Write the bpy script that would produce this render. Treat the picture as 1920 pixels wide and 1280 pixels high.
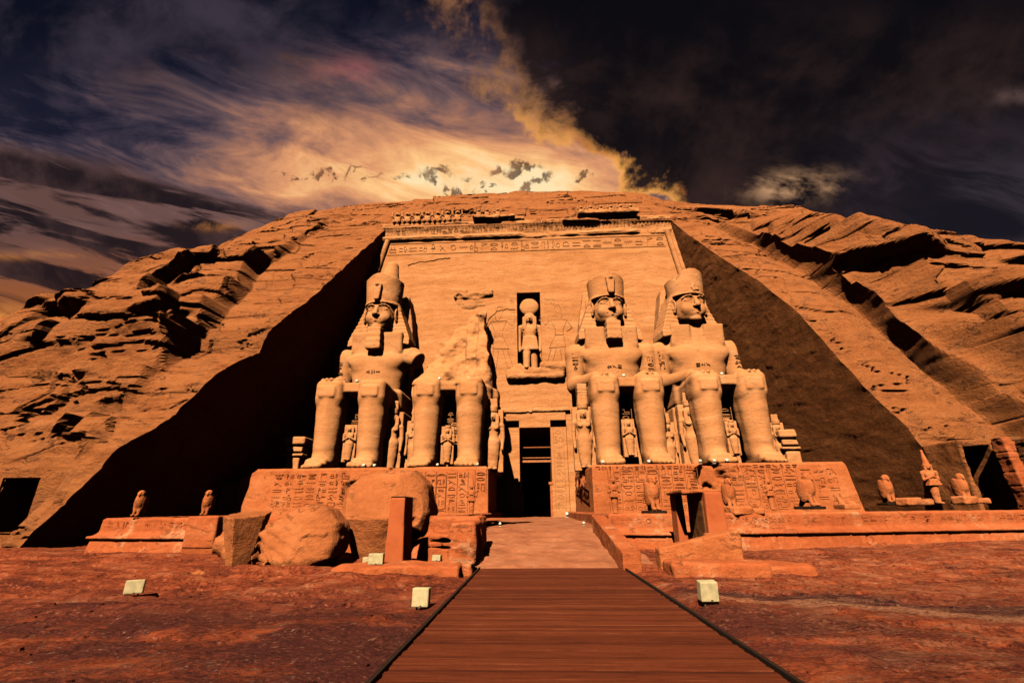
import bpy, math, random
import numpy as np
from mathutils import Matrix, Vector

for o in list(bpy.data.objects):
    bpy.data.objects.remove(o)
scene = bpy.context.scene
COL = scene.collection
R = math.radians
rng = np.random.default_rng(7)
random.seed(7)

# ------------------------------------------------------------------ camera
cam_d = bpy.data.cameras.new('camera')
cam = bpy.data.objects.new('camera', cam_d)
COL.objects.link(cam)
cam_d.sensor_width = 36
cam_d.lens = 853.0 * 36 / 1920
cam_d.clip_start = 0.05
cam_d.clip_end = 2000
_yaw, _pitch, _roll = R(2.6), R(20.3), R(0.5)
_f = Vector((-math.sin(_yaw) * math.cos(_pitch), math.cos(_yaw) * math.cos(_pitch), math.sin(_pitch)))
_r = Vector((math.cos(_yaw), math.sin(_yaw), 0))
_u = _r.cross(_f)
_r2 = _r * math.cos(_roll) - _u * math.sin(_roll)
_u2 = _u * math.cos(_roll) + _r * math.sin(_roll)
m = Matrix((_r2, _u2, -_f)).transposed().to_4x4()
m.translation = Vector((0, 0, 1.65))
cam.matrix_world = m
scene.camera = cam

# ------------------------------------------------------------------ view, sun
scene.view_settings.view_transform = 'Standard'
scene.view_settings.look = 'None'
scene.view_settings.exposure = 0.68
scene.view_settings.gamma = 1
scene.cycles.diffuse_bounces = 0
scene.cycles.max_bounces = 3
EXPO = 2 ** 0.68

SUN_EL, SUN_AZ = R(43), R(13)          # azimuth: to the left of straight behind the camera
sun_d = bpy.data.lights.new('sun', 'SUN')
sun_d.energy = 5.0
sun_d.angle = R(0.5)
sun_d.color = (1.0, 0.81, 0.58)
sun = bpy.data.objects.new('sun', sun_d)
COL.objects.link(sun)
to_sun = Vector((-math.sin(SUN_AZ) * math.cos(SUN_EL), -math.cos(SUN_AZ) * math.cos(SUN_EL), math.sin(SUN_EL)))
sun.rotation_euler = to_sun.to_track_quat('Z', 'Y').to_euler()
sun.location = to_sun * 80

# ------------------------------------------------------------------ node helpers
def lin(r, g, b):
    f = lambda c: (c / 255 / 12.92) if c / 255 <= 0.04045 else ((c / 255 + 0.055) / 1.055) ** 2.4
    return (f(r), f(g), f(b), 1.0)

class NT:
    """small expression builder for shader trees"""
    def __init__(self, tree):
        self.t = tree
    def n(self, kind, **kw):
        nd = self.t.nodes.new(kind)
        for k, v in kw.items():
            setattr(nd, k, v)
        return nd
    def link(self, a, b):
        self.t.links.new(a, b)
    def put(self, v, sock):
        if isinstance(v, (int, float)):
            sock.default_value = v
        elif isinstance(v, (tuple, list)):
            sock.default_value = (*v, 1.0) if (len(v) == 3 and sock.type == 'RGBA') else v
        else:
            self.link(v, sock)
    def m(self, op, a, b=None, c=None, clamp=False):
        nd = self.n('ShaderNodeMath', operation=op, use_clamp=clamp)
        self.put(a, nd.inputs[0])
        if b is not None: self.put(b, nd.inputs[1])
        if c is not None: self.put(c, nd.inputs[2])
        return nd.outputs[0]
    def vm(self, op, a, b):
        nd = self.n('ShaderNodeVectorMath', operation=op)
        self.put(a, nd.inputs[0]); self.put(b, nd.inputs[1])
        return nd.outputs[0]
    def mix(self, fac, a, b, blend='MIX'):
        nd = self.n('ShaderNodeMix', data_type='RGBA', blend_type=blend)
        self.put(fac, nd.inputs[0]); self.put(a, nd.inputs[6]); self.put(b, nd.inputs[7])
        return nd.outputs[2]
    def noise(self, vec, scale, detail=5, rough=0.55, dist=0.0):
        nd = self.n('ShaderNodeTexNoise')
        self.put(vec, nd.inputs['Vector'])
        nd.inputs['Scale'].default_value = scale
        nd.inputs['Detail'].default_value = detail
        nd.inputs['Roughness'].default_value = rough
        nd.inputs['Distortion'].default_value = dist
        return nd.outputs[0]
    def ramp(self, fac, stops, interp='LINEAR'):
        nd = self.n('ShaderNodeValToRGB')
        cr = nd.color_ramp
        cr.interpolation = interp
        while len(cr.elements) < len(stops):
            cr.elements.new(0.5)
        for e, (p, c) in zip(cr.elements, stops):
            e.position = p
            e.color = c if len(c) == 4 else (*c, 1)
        self.put(fac, nd.inputs[0])
        return nd.outputs[0]
    def sstep(self, v, lo, hi, a=0.0, b=1.0):
        nd = self.n('ShaderNodeMapRange', interpolation_type='SMOOTHSTEP')
        self.put(v, nd.inputs[0])
        for k, x in zip((1, 2, 3, 4), (lo, hi, a, b)):
            self.put(x, nd.inputs[k])
        return nd.outputs[0]
    def xyz(self, x, y, z):
        nd = self.n('ShaderNodeCombineXYZ')
        for k, v in enumerate((x, y, z)):
            self.put(v, nd.inputs[k])
        return nd.outputs[0]
    def sep(self, v):
        nd = self.n('ShaderNodeSeparateXYZ')
        self.put(v, nd.inputs[0])
        return nd.outputs

# ------------------------------------------------------------------ sky (world): evening clouds above the hill
world = bpy.data.worlds.new('World')
scene.world = world
world.use_nodes = True
def build_sky():
    tr = world.node_tree
    tr.nodes.clear()
    T = NT(tr)
    d = T.n('ShaderNodeTexCoord').outputs['Generated']
    x, y, z = T.sep(d)[:3]
    c40, s40 = math.cos(R(40)), math.sin(R(40))
    yp = T.m('MAXIMUM', T.m('ADD', T.m('MULTIPLY', y, c40), T.m('MULTIPLY', z, s40)), 0.12)
    zp = T.m('SUBTRACT', T.m('MULTIPLY', z, c40), T.m('MULTIPLY', y, s40))
    u = T.m('DIVIDE', x, yp)          # a flat chart of the sky, centred 40 degrees up over the hill
    w = T.m('DIVIDE', zp, yp)
    P = T.xyz(u, w, 0.0)
    def blob(cu, cw, ru, rw, uu=None, ww=None):
        a = T.m('DIVIDE', T.m('SUBTRACT', uu or u, cu), ru)
        b = T.m('DIVIDE', T.m('SUBTRACT', ww or w, cw), rw)
        q = T.m('ADD', T.m('MULTIPLY', a, a), T.m('MULTIPLY', b, b))
        return T.m('EXPONENT', T.m('MULTIPLY', q, -1.0))
    n_big = T.noise(T.vm('MULTIPLY', P, (1.0, 1.6, 1)), 2.2, 6, 0.55, 0.3)
    rot = T.xyz(T.m('ADD', T.m('MULTIPLY', u, 0.93), T.m('MULTIPLY', w, -0.30)), T.m('ADD', T.m('MULTIPLY', w, 0.93), T.m('MULTIPLY', u, 0.30)), 0.3)
    n_cir = T.noise(T.vm('MULTIPLY', rot, (1.0, 3.4, 1)), 3.4, 9, 0.62, 0.8)
    n_fine = T.noise(P, 7.0, 9, 0.62, 0.2)
    n_mid = T.noise(T.vm('MULTIPLY', P, (1.0, 1.3, 1)), 4.0, 8, 0.6, 0.3)
    nb = T.m('SUBTRACT', n_big, 0.5); nc = T.m('SUBTRACT', n_cir, 0.5); nf = T.m('SUBTRACT', n_fine, 0.5); nm = T.m('SUBTRACT', n_mid, 0.5)
    n_puff = T.noise(P, 19.0, 7, 0.6, 0.4); nf2 = T.m('SUBTRACT', n_puff, 0.5)
    # glow behind the hill
    g = T.m('ADD', T.m('MULTIPLY', blob(-0.03, -0.02, 0.36, 0.095), 0.84), T.m('MULTIPLY', blob(-0.32, 0.06, 0.56, 0.20), 0.40))
    g = T.m('ADD', g, T.m('MULTIPLY', nc, 1.15))
    g = T.m('ADD', g, T.m('ADD', T.m('MULTIPLY', nb, 0.55), T.m('MULTIPLY', nm, 0.5)))
    col = T.ramp(g, [(0.0, lin(24, 25, 42)), (0.14, lin(58, 50, 64)), (0.30, lin(106, 82, 84)), (0.46, lin(162, 112, 92)), (0.66, lin(226, 156, 108)), (0.84, lin(255, 198, 132)), (1.0, lin(255, 228, 176))])
    # navy towards the zenith
    up = T.sstep(T.m('ADD', w, T.m('ADD', T.m('MULTIPLY', nb, 0.35), T.m('MULTIPLY', nm, 0.25))), 0.15, 0.33)
    col = T.mix(up, col, T.mix(T.sstep(n_mid, 0.40, 0.68), lin(11, 13, 27), lin(58, 50, 62)))
    # pink wisp
    col = T.mix(T.m('MULTIPLY', T.m('MULTIPLY', blob(-0.346, 0.205, 0.06, 0.022), T.sstep(n_fine, 0.42, 0.66)), 0.6), col, lin(186, 104, 98))
    # bright break low on the right
    # streaky dark clouds on the left
    sl = T.m('ADD', w, T.m('MULTIPLY', u, 0.27))
    n_st = T.noise(T.xyz(T.m('MULTIPLY', u, 1.1), T.m('MULTIPLY', sl, 6.0), 0.7), 2.6, 9, 0.6, 0.5)
    reg = T.m('MULTIPLY', T.sstep(T.m('ADD', u, T.m('MULTIPLY', nb, 0.25)), -0.40, -0.60), T.sstep(T.m('ADD', sl, T.m('MULTIPLY', nm, 0.10)), -0.165, -0.215))
    stm = T.m('MULTIPLY', reg, T.sstep(n_st, 0.43, 0.52))
    low = T.sstep(w, -0.05, -0.32)
    colL = T.mix(T.sstep(n_st, 0.42, 0.75), lin(120, 66, 38), lin(34, 22, 24))
    colL = T.mix(T.sstep(n_st, 0.46, 0.60), lin(205, 128, 62), lin(40, 26, 26))
    col = T.mix(T.m('MULTIPLY', reg, 0.55), col, T.mix(T.sstep(w, -0.06, -0.24), lin(132, 92, 78), lin(196, 112, 52)))
    col = T.mix(stm, col, T.mix(T.sstep(n_fine, 0.40, 0.64), T.mix(low, lin(34, 24, 27), lin(40, 22, 19)), T.mix(low, lin(66, 47, 46), lin(70, 42, 34))))
    band = T.m('MULTIPLY', blob(-1.10, -0.122, 0.10, 0.010), T.sstep(n_cir, 0.40, 0.6))
    band = T.m('ADD', band, T.m('MULTIPLY', T.m('MULTIPLY', blob(-0.69, -0.072, 0.05, 0.010), T.sstep(n_fine, 0.40, 0.60)), 0.8))
    band = T.m('ADD', band, T.m('MULTIPLY', blob(-1.26, -0.262, 0.14, 0.025), T.sstep(n_cir, 0.35, 0.6)), clamp=True)
    col = T.mix(band, col, lin(214, 134, 62))
    # great dark cloud on the right, with a lit golden rim
    wn = T.m('MULTIPLY', T.m('ADD', w, 0.10), 2.0)
    ub = T.ramp(wn, BOUND)
    ub = T.m('SUBTRACT', T.m('MULTIPLY', ub, 1.0), 0.4)
    dd = T.m('SUBTRACT', u, ub)
    dd = T.m('ADD', dd, T.m('ADD', T.m('MULTIPLY', nm, 0.55), T.m('MULTIPLY', nf, 0.40)))
    dark = T.sstep(dd, -0.03, T.sstep(w, 0.0, 0.2, 0.06, 0.13))
    rim = T.m('MULTIPLY', T.sstep(dd, T.m('SUBTRACT', -0.05, T.m('MULTIPLY', T.sstep(w, 0.02, 0.22), 0.12)), 0.0), T.sstep(dd, 0.13, 0.015))
    rimlow = T.sstep(w, 0.26, 0.03)
    rimlow = T.sstep(w, 0.24, 0.02)
    rimcol = T.mix(rimlow, lin(128, 86, 62), lin(252, 172, 86))
    rimcol = T.mix(T.sstep(n_fine, 0.52, 0.38), rimcol, T.mix(rimlow, lin(60, 42, 38), lin(190, 112, 52)))
    dcol = T.mix(T.sstep(T.m('ADD', n_mid, T.m('MULTIPLY', nf, 0.5)), 0.36, 0.74), lin(14, 10, 12), lin(50, 34, 31))
    dcol = T.mix(T.sstep(w, 0.15, 0.33), dcol, lin(9, 8, 12))
    dcol = T.mix(T.m('MULTIPLY', T.sstep(u, 0.35, 0.9), T.sstep(w, 0.16, -0.06)), dcol, T.mix(T.sstep(n_cir, 0.4, 0.7), lin(24, 20, 27), lin(54, 45, 53)))
    brk = T.m('MULTIPLY', blob(0.545, -0.037, 0.075, 0.026), T.sstep(T.m('ADD', n_cir, T.m('MULTIPLY', nf, .8)), 0.42, 0.66))
    dcol = T.mix(T.m('MULTIPLY', brk, 1.1, clamp=True), dcol, lin(226, 172, 126))
    brk2 = T.m('MULTIPLY', blob(0.93, 0.112, 0.05, 0.014), T.sstep(n_fine, 0.42, 0.66))
    dcol = T.mix(T.m('MULTIPLY', brk2, 0.6), dcol, lin(105, 82, 78))
    rimk = T.m('MULTIPLY', rim, T.mix(rimlow, T.sstep(T.m('ADD', n_fine, T.m('MULTIPLY', nf2, 0.5)), 0.40, 0.62), (1, 1, 1)))
    col = T.mix(rimk, col, rimcol)
    col = T.mix(dark, col, dcol)
    # small dark puffs just over the ridge
    for (cu, cw, ru, rw) in PUFFS:
        uu = T.m('ADD', u, T.m('MULTIPLY', nf, 0.40)); ww = T.m('ADD', w, T.m('MULTIPLY', nf2, 0.16))
        b = T.sstep(T.m('ADD', blob(cu, cw, ru, rw, uu, ww), T.m('MULTIPLY', nf2, 1.5)), 0.28, 0.85)
        b = T.m('MULTIPLY', b, T.sstep(blob(cu, cw, ru * 1.6, rw * 1.6), 0.05, 0.4))
        col = T.mix(T.m('MULTIPLY', b, 0.85), col, T.mix(T.sstep(n_fine, 0.42, 0.62), lin(66, 40, 34), lin(138, 88, 62)))
    # below the horizon and behind: dim
    col = T.mix(T.sstep(z, -0.02, -0.2), col, lin(20, 12, 10))
    back = T.sstep(T.m('ADD', T.m('MULTIPLY', y, c40), T.m('MULTIPLY', z, s40)), 0.3, 0.0)
    col = T.mix(back, col, lin(26, 26, 34))
    # the physical evening sky only adds a trace of blue
    sky = T.n('ShaderNodeTexSky', sky_type='NISHITA')
    sky.sun_disc = False
    sky.sun_elevation = SUN_EL
    sky.sun_rotation = R(180) + SUN_AZ
    tint = T.n('ShaderNodeMix', data_type='RGBA', blend_type='ADD')
    tint.inputs[0].default_value = 0.0008
    T.link(col, tint.inputs[6]); T.link(sky.outputs[0], tint.inputs[7])
    bg = T.n('ShaderNodeBackground')
    bg.inputs[1].default_value = 1.0 / EXPO
    T.link(tint.outputs[2], bg.inputs[0])
    out = T.n('ShaderNodeOutputWorld')
    T.link(bg.outputs[0], out.inputs[0])
def _g(v):
    return (v, v, v, 1)
BOUND = [(wv, _g(uv + 0.4)) for wv, uv in ((0.0, 0.42), (0.094, 0.343), (0.148, 0.254), (0.258, 0.154), (0.294, 0.067), (0.386, 0.025), (0.504, -0.026), (0.634, -0.054), (0.724, -0.077), (0.828, -0.109), (1.0, -0.16))]
PUFFS = [(-0.427, 0.025, 0.03, 0.009), (-0.32, 0.021, 0.05, 0.010), (-0.175, 0.016, 0.058, 0.017), (-0.162, -0.027, 0.03, 0.010), (-0.026, 0.017, 0.028, 0.017), (0.018, -0.012, 0.02, 0.018), (0.109, -0.005, 0.024, 0.012), (-0.501, 0.023, 0.035, 0.005), (-0.094, -0.021, 0.025, 0.010), (0.212, 0.039, 0.016, 0.010)]
build_sky()

# ------------------------------------------------------------------ materials
def stone(name, dark, base, light, strata=1.0, bump=0.5, varn=None, pits=0.0, cells=0.0, fine=1.0, rough=0.92, sx=0.10, crack_shade=0.0):
    mt = bpy.data.materials.new(name)
    mt.use_nodes = True
    tr = mt.node_tree
    tr.nodes.clear()
    T = NT(tr)
    pos = T.n('ShaderNodeNewGeometry').outputs['Position']
    warp = T.noise(pos, 0.25, 3)
    px, py, pz = T.sep(pos)[:3]
    pw = T.xyz(T.m('MULTIPLY', px, sx), T.m('MULTIPLY', py, sx), T.m('ADD', T.m('MULTIPLY', pz, 1.0), T.m('MULTIPLY', warp, 2.2)))
    n1 = T.noise(pw, 1.1, 8, 0.65)
    n1b = T.noise(pw, 5.0, 4, 0.6)
    n2 = T.noise(pos, 0.7, 9, 0.6, 0.3)
    n3 = T.noise(pos, 5.5, 7, 0.65)
    n4 = T.noise(pos, 22.0, 4, 0.6)
    f = T.m('ADD', T.m('MULTIPLY', n1, 0.55 * strata), T.m('ADD', T.m('MULTIPLY', n2, 1.0 - 0.55 * strata), T.m('MULTIPLY', T.m('SUBTRACT', n3, 0.5), 0.35)))
    f = T.m('ADD', f, T.m('MULTIPLY', T.m('SUBTRACT', n1b, 0.5), 0.22 * strata))
    col = T.ramp(f, [(0.30, dark), (0.50, base), (0.70, light)])
    col = T.mix(T.m('MULTIPLY', T.sstep(n4, 0.58, 0.75), 0.30), col, dark)
    if crack_shade:
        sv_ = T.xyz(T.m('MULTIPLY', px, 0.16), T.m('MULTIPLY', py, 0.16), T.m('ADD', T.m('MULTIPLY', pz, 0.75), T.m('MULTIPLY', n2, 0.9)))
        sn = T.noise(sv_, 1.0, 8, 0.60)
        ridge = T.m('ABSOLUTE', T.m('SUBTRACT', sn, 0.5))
        crack_line = T.m('MULTIPLY', T.sstep(ridge, 0.013, 0.002), T.sstep(n2, 0.44, 0.56))
        col = T.mix(T.m('MULTIPLY', crack_line, crack_shade), col, (0.05, 0.018, 0.008))  # shade of cracks painted into the colour as thin dark lines
    if varn:
        vn = T.sstep(T.m('ADD', n2, T.m('MULTIPLY', T.m('SUBTRACT', n3, 0.5), 0.5)), varn[1], varn[2])
        col = T.mix(T.m('MULTIPLY', vn, varn[3]), col, varn[0])
    h = T.m('ADD', T.m('MULTIPLY', n1, 0.8 * strata), T.m('MULTIPLY', n2, 0.6))
    h = T.m('ADD', h, T.m('MULTIPLY', n1b, 0.25 * strata))
    h = T.m('ADD', h, T.m('MULTIPLY', n3, 0.30 * fine))
    h = T.m('ADD', h, T.m('MULTIPLY', n4, 0.10 * fine))
    if cells:
        vo = T.n('ShaderNodeTexVoronoi', feature='DISTANCE_TO_EDGE')
        wv = T.xyz(T.m('ADD', px, T.m('MULTIPLY', n3, 0.9)), py, T.m('ADD', T.m('MULTIPLY', pz, 2.2), T.m('MULTIPLY', n2, 2.0)))
        T.link(wv, vo.inputs['Vector'])
        vo.inputs['Scale'].default_value = 0.45
        crack = T.sstep(vo.outputs['Distance'], 0.0, 0.05)
        h = T.m('ADD', h, T.m('MULTIPLY', crack, cells))
    if pits:
        pn = T.noise(T.vm('MULTIPLY', pos, (1.0, 1.0, 2.2)), 4.2, 5, 0.75, 0.6)
        h = T.m('ADD', h, T.m('MULTIPLY', T.sstep(pn, 0.35, 0.62), pits))
    bp = T.n('ShaderNodeBump')
    bp.inputs['Strength'].default_value = 1.0
    bp.inputs['Distance'].default_value = bump
    T.link(h, bp.inputs['Height'])
    bs = T.n('ShaderNodeBsdfPrincipled')
    bs.inputs['Roughness'].default_value = rough
    bs.inputs['Specular IOR Level'].default_value = 0.12
    T.link(col, bs.inputs['Base Color'])
    T.link(bp.outputs[0], bs.inputs['Normal'])
    out = T.n('ShaderNodeOutputMaterial')
    T.link(bs.outputs[0], out.inputs[0])
    return mt

def plain(name, c, rough=0.7, var=0.15, bump=0.0, scale=8.0, metal=0.0):
    mt = bpy.data.materials.new(name)
    mt.use_nodes = True
    tr = mt.node_tree
    tr.nodes.clear()
    T = NT(tr)
    pos = T.n('ShaderNodeNewGeometry').outputs['Position']
    n = T.noise(pos, scale, 6, 0.6)
    dk = tuple(v * (1 - 2 * var) for v in c[:3]) + (1,)
    lt = tuple(min(1, v * (1 + 2 * var)) for v in c[:3]) + (1,)
    col = T.ramp(n, [(0.3, dk), (0.7, lt)])
    bs = T.n('ShaderNodeBsdfPrincipled')
    bs.inputs['Roughness'].default_value = rough
    bs.inputs['Metallic'].default_value = metal
    bs.inputs['Specular IOR Level'].default_value = 0.2
    T.link(col, bs.inputs['Base Color'])
    if bump:
        bp = T.n('ShaderNodeBump')
        bp.inputs['Distance'].default_value = bump
        T.link(n, bp.inputs['Height'])
        T.link(bp.outputs[0], bs.inputs['Normal'])
    out = T.n('ShaderNodeOutputMaterial')
    T.link(bs.outputs[0], out.inputs[0])
    return mt

M = {}
M['facade'] = stone('facade_sandstone', (0.38, 0.140, 0.046), (0.54, 0.222, 0.083), (0.65, 0.305, 0.135), strata=1.15, bump=0.12, fine=0.8, crack_shade=0.25)
M['statue'] = stone('statue_sandstone', (0.46, 0.180, 0.064), (0.58, 0.245, 0.095), (0.66, 0.315, 0.145), strata=1.2, bump=0.06, fine=1.2, crack_shade=0.30)
M['hill'] = stone('hill_sandstone', (0.25, 0.074, 0.023), (0.43, 0.146, 0.047), (0.54, 0.205, 0.075), strata=0.9, bump=0.36, varn=((0.24, 0.085, 0.034, 1), 0.52, 0.70, 0.7), fine=1.8, crack_shade=0.9)
M['dark_wall'] = stone('dark_brown_sandstone', (0.15, 0.050, 0.015), (0.27, 0.092, 0.028), (0.44, 0.165, 0.056), strata=0.7, bump=0.11, pits=0.55, fine=1.5)  # darker brown base than the front, over the whole right wall
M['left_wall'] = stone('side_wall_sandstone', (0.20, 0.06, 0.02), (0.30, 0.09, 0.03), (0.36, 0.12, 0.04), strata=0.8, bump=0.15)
M['red'] = stone('red_sandstone', (0.30, 0.065, 0.020), (0.45, 0.110, 0.035), (0.54, 0.175, 0.068), strata=0.7, bump=0.09, varn=((0.52, 0.24, 0.125, 1), 0.58, 0.66, 0.7), fine=1.6, crack_shade=0.6)
M['pedestal'] = stone('pedestal_sandstone', (0.30, 0.078, 0.023), (0.50, 0.140, 0.044), (0.60, 0.215, 0.085), strata=0.8, bump=0.08, fine=1.5, crack_shade=0.5)
M['boulder'] = stone('fallen_sandstone', (0.30, 0.085, 0.028), (0.44, 0.135, 0.044), (0.52, 0.185, 0.070), strata=0.7, bump=0.12, fine=1.8, crack_shade=0.6)
M['plaster'] = stone('red_plaster', (0.38, 0.085, 0.028), (0.46, 0.110, 0.036), (0.50, 0.135, 0.048), strata=0.1, bump=0.02, varn=((0.58, 0.30, 0.17, 1), 0.66, 0.69, 0.9))
M['ramp'] = stone('worn_step_stone', (0.24, 0.075, 0.035), (0.36, 0.125, 0.058), (0.45, 0.185, 0.095), strata=0.2, bump=0.06, fine=1.8)
M['dark'] = plain('dark_stone_and_shade', (0.018, 0.008, 0.004, 1), 0.95)  # dark trim and plinths, plus the painted shade panel in the chapel
M['lamp'] = plain('cream_metal', (0.50, 0.41, 0.23, 1), 0.5, 0.12)
M['lampdark'] = plain('lamp_bracket', (0.10, 0.08, 0.05, 1), 0.6)
M['white'] = plain('white_lamp_housing', (0.78, 0.74, 0.62, 1), 0.4, 0.05)
M['wood'] = plain('old_beam', (0.45, 0.16, 0.06, 1), 0.8, 0.2)
M['brick'] = stone('mud_brick', (0.12, 0.045, 0.016), (0.20, 0.078, 0.028), (0.27, 0.11, 0.045), strata=0.2, bump=0.08)

# ------------------------------------------------------------------ object helpers
def tag(o, label=None, cat=None, group=None, kind=None):
    if label: o['label'] = label
    if cat: o['category'] = cat
    if group: o['group'] = group
    if kind: o['kind'] = kind
    return o

def thing(name, label, cat, loc=(0, 0, 0), rz=0.0, group=None, scale=1.0):
    o = bpy.data.objects.new(name, None)
    o.empty_display_size = 0.3
    COL.objects.link(o)
    o.location = loc
    o.rotation_euler = (0, 0, rz)
    o.scale = (scale,) * 3
    return tag(o, label, cat, group)

def mesh_from(name, V, Fq, mat, smooth=True):
    me = bpy.data.meshes.new(name)
    V = np.asarray(V, np.float32).reshape(-1, 3)
    Fq = np.asarray(Fq, np.int32)
    n, k = Fq.shape
    me.vertices.add(len(V))
    me.vertices.foreach_set('co', V.ravel())
    me.loops.add(n * k)
    me.loops.foreach_set('vertex_index', Fq.ravel())
    me.polygons.add(n)
    me.polygons.foreach_set('loop_start', np.arange(0, n * k, k, dtype=np.int32))
    me.polygons.foreach_set('loop_total', np.full(n, k, np.int32))
    me.polygons.foreach_set('use_smooth', np.full(n, smooth, bool))
    me.update(calc_edges=True)
    me.validate()
    if mat is not None:
        me.materials.append(mat)
    return me

def obj(name, me, parent=None, loc=(0, 0, 0), rz=0.0, scale=None):
    o = bpy.data.objects.new(name, me)
    COL.objects.link(o)
    o.location = loc
    o.rotation_euler = (0, 0, rz)
    if scale: o.scale = (scale,) * 3
    if parent: o.parent = parent
    return o

def dup(root, label, loc, rz=0.0, scale=None):
    c = root.copy()
    COL.objects.link(c)
    c.location = loc
    c.rotation_euler = (0, 0, rz)
    if scale: c.scale = (scale,) * 3
    c['label'] = label
    for ch in list(root.children):
        k = ch.copy()
        COL.objects.link(k)
        k.parent = c
        for gch in list(ch.children):
            q = gch.copy()
            COL.objects.link(q)
            q.parent = k
    return c

class MB:
    """collects quads; flat shaded"""
    def __init__(self):
        self.V = []; self.F = []
    def box(self, a, b, taper=(0, 0)):
        x0, y0, z0 = a; x1, y1, z1 = b
        tx, ty = taper
        n = len(self.V)
        self.V += [(x0, y0, z0), (x1, y0, z0), (x1, y1, z0), (x0, y1, z0), (x0 + tx, y0 + ty, z1), (x1 - tx, y0 + ty, z1), (x1 - tx, y1 - ty, z1), (x0 + tx, y1 - ty, z1)]
        self.F += [(n, n + 3, n + 2, n + 1), (n + 4, n + 5, n + 6, n + 7), (n, n + 1, n + 5, n + 4), (n + 1, n + 2, n + 6, n + 5), (n + 2, n + 3, n + 7, n + 6), (n + 3, n, n + 4, n + 7)]
        return self
    def ribbon(self, pts, N, w, h):
        """a raised carved line along pts (3-D), N the outward normal"""
        pts = [np.asarray(p, float) for p in pts]
        N = np.asarray(N, float)
        n0 = len(self.V)
        for i, p in enumerate(pts):
            a = pts[max(i - 1, 0)]; b = pts[min(i + 1, len(pts) - 1)]
            t = b - a
            L = np.linalg.norm(t)
            t = t / L if L > 1e-9 else np.array([1.0, 0, 0])
            s = np.cross(N, t) * (w / 2)
            self.V += [tuple(p + s - N * 0.03), tuple(p + N * h), tuple(p - s - N * 0.03)]
        for i in range(len(pts) - 1):
            q = n0 + 3 * i
            self.F += [(q + 1, q + 4, q + 3, q), (q + 2, q + 5, q + 4, q + 1)]
    def mesh(self, name, mat, smooth=False):
        return mesh_from(name, self.V, self.F, mat, smooth)

# ------------------------------------------------------------------ numpy noise
def _hash(ix, iy, iz, seed):
    h = (ix.astype(np.int64) * 374761393 + iy.astype(np.int64) * 668265263 + iz.astype(np.int64) * 2147483647 + seed * 974711) & 0x7fffffff
    h = (h ^ (h >> 13)) * 1274126177 & 0x7fffffff
    h = h ^ (h >> 16)
    return (h & 0xffff).astype(np.float32) / 65535.0

def vnoise(x, y, z, seed=0):
    x, y, z = np.broadcast_arrays(x, y, z)
    ix = np.floor(x); iy = np.floor(y); iz = np.floor(z)
    fx = (x - ix).astype(np.float32); fy = (y - iy).astype(np.float32); fz = (z - iz).astype(np.float32)
    ix = ix.astype(np.int32); iy = iy.astype(np.int32); iz = iz.astype(np.int32)
    sx = fx * fx * (3 - 2 * fx); sy = fy * fy * (3 - 2 * fy); sz = fz * fz * (3 - 2 * fz)
    r = 0
    for dx in (0, 1):
        wx = sx if dx else 1 - sx
        for dy in (0, 1):
            wy = sy if dy else 1 - sy
            for dz in (0, 1):
                wz = sz if dz else 1 - sz
                r = r + wx * wy * wz * _hash(ix + dx, iy + dy, iz + dz, seed)
    return r

def fbm(x, y, z, octaves=4, seed=0, gain=0.5):
    a, s, t = 1.0, 0.0, 0.0
    for o in range(octaves):
        s = s + a * (vnoise(x * 2 ** o + 17.3 * o, y * 2 ** o, z * 2 ** o, seed + o) - 0.5)
        t += a
        a *= gain
    return s / t * 2

def cells(x, y, z, seed=0):
    """voronoi: (F1, F2, random value of the nearest cell)"""
    ix = np.floor(x).astype(np.int32); iy = np.floor(y).astype(np.int32); iz = np.floor(z).astype(np.int32)
    f1 = np.full(x.shape, 9e9, np.float32); f2 = f1.copy(); val = np.zeros(x.shape, np.float32)
    for dx in (-1, 0, 1):
        for dy in (-1, 0, 1):
            for dz in (-1, 0, 1):
                cx, cy, cz = ix + dx, iy + dy, iz + dz
                px = cx + _hash(cx, cy, cz, seed); py = cy + _hash(cx, cy, cz, seed + 11); pz = cz + _hash(cx, cy, cz, seed + 23)
                d = (px - x) ** 2 + (py - y) ** 2 + (pz - z) ** 2
                v = _hash(cx, cy, cz, seed + 37)
                near = d < f1
                f2 = np.where(near, f1, np.minimum(f2, d))
                val = np.where(near, v, val)
                f1 = np.where(near, d, f1)
    return np.sqrt(f1), np.sqrt(f2), val

def sst(v, a, b):
    t = np.clip((v - a) / (b - a), 0, 1)
    return t * t * (3 - 2 * t)

# ------------------------------------------------------------------ signed distance sculpting
class G:
    def __init__(self, lo, hi, h):
        self.lo = np.array(lo, float); self.h = h
        n = [int(math.ceil((b - a) / h)) + 1 for a, b in zip(lo, hi)]
        ax = [(lo[i] + h * np.arange(n[i])).astype(np.float32) for i in range(3)]
        self.x = ax[0][:, None, None]; self.y = ax[1][None, :, None]; self.z = ax[2][None, None, :]
        self.F = np.full(n, 50.0, np.float32)
    def add(self, d, k=0.0):
        self.F = smin(self.F, d, k)
        return self
    def cut(self, d, k=0.0):
        self.F = -smin(-self.F, d, k) if k else np.maximum(self.F, -d)
        return self
    def both(self, d):
        self.F = np.maximum(self.F, d)
        return self
    def noise(self, amp, freq, octv=3, seed=0, sz=1.0):
        x, y, z = np.broadcast_arrays(self.x, self.y, self.z)
        near = np.abs(self.F) < amp * 1.5 + 3 * self.h
        self.F[near] += amp * fbm(x[near] * freq, y[near] * freq, z[near] * freq * sz, octv, seed)
        return self
    def mesh(self, name, mat, smooth=True):
        V, Q = surface_nets(self.F, self.lo, self.h)
        return mesh_from(name, V, Q, mat, smooth)

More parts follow.
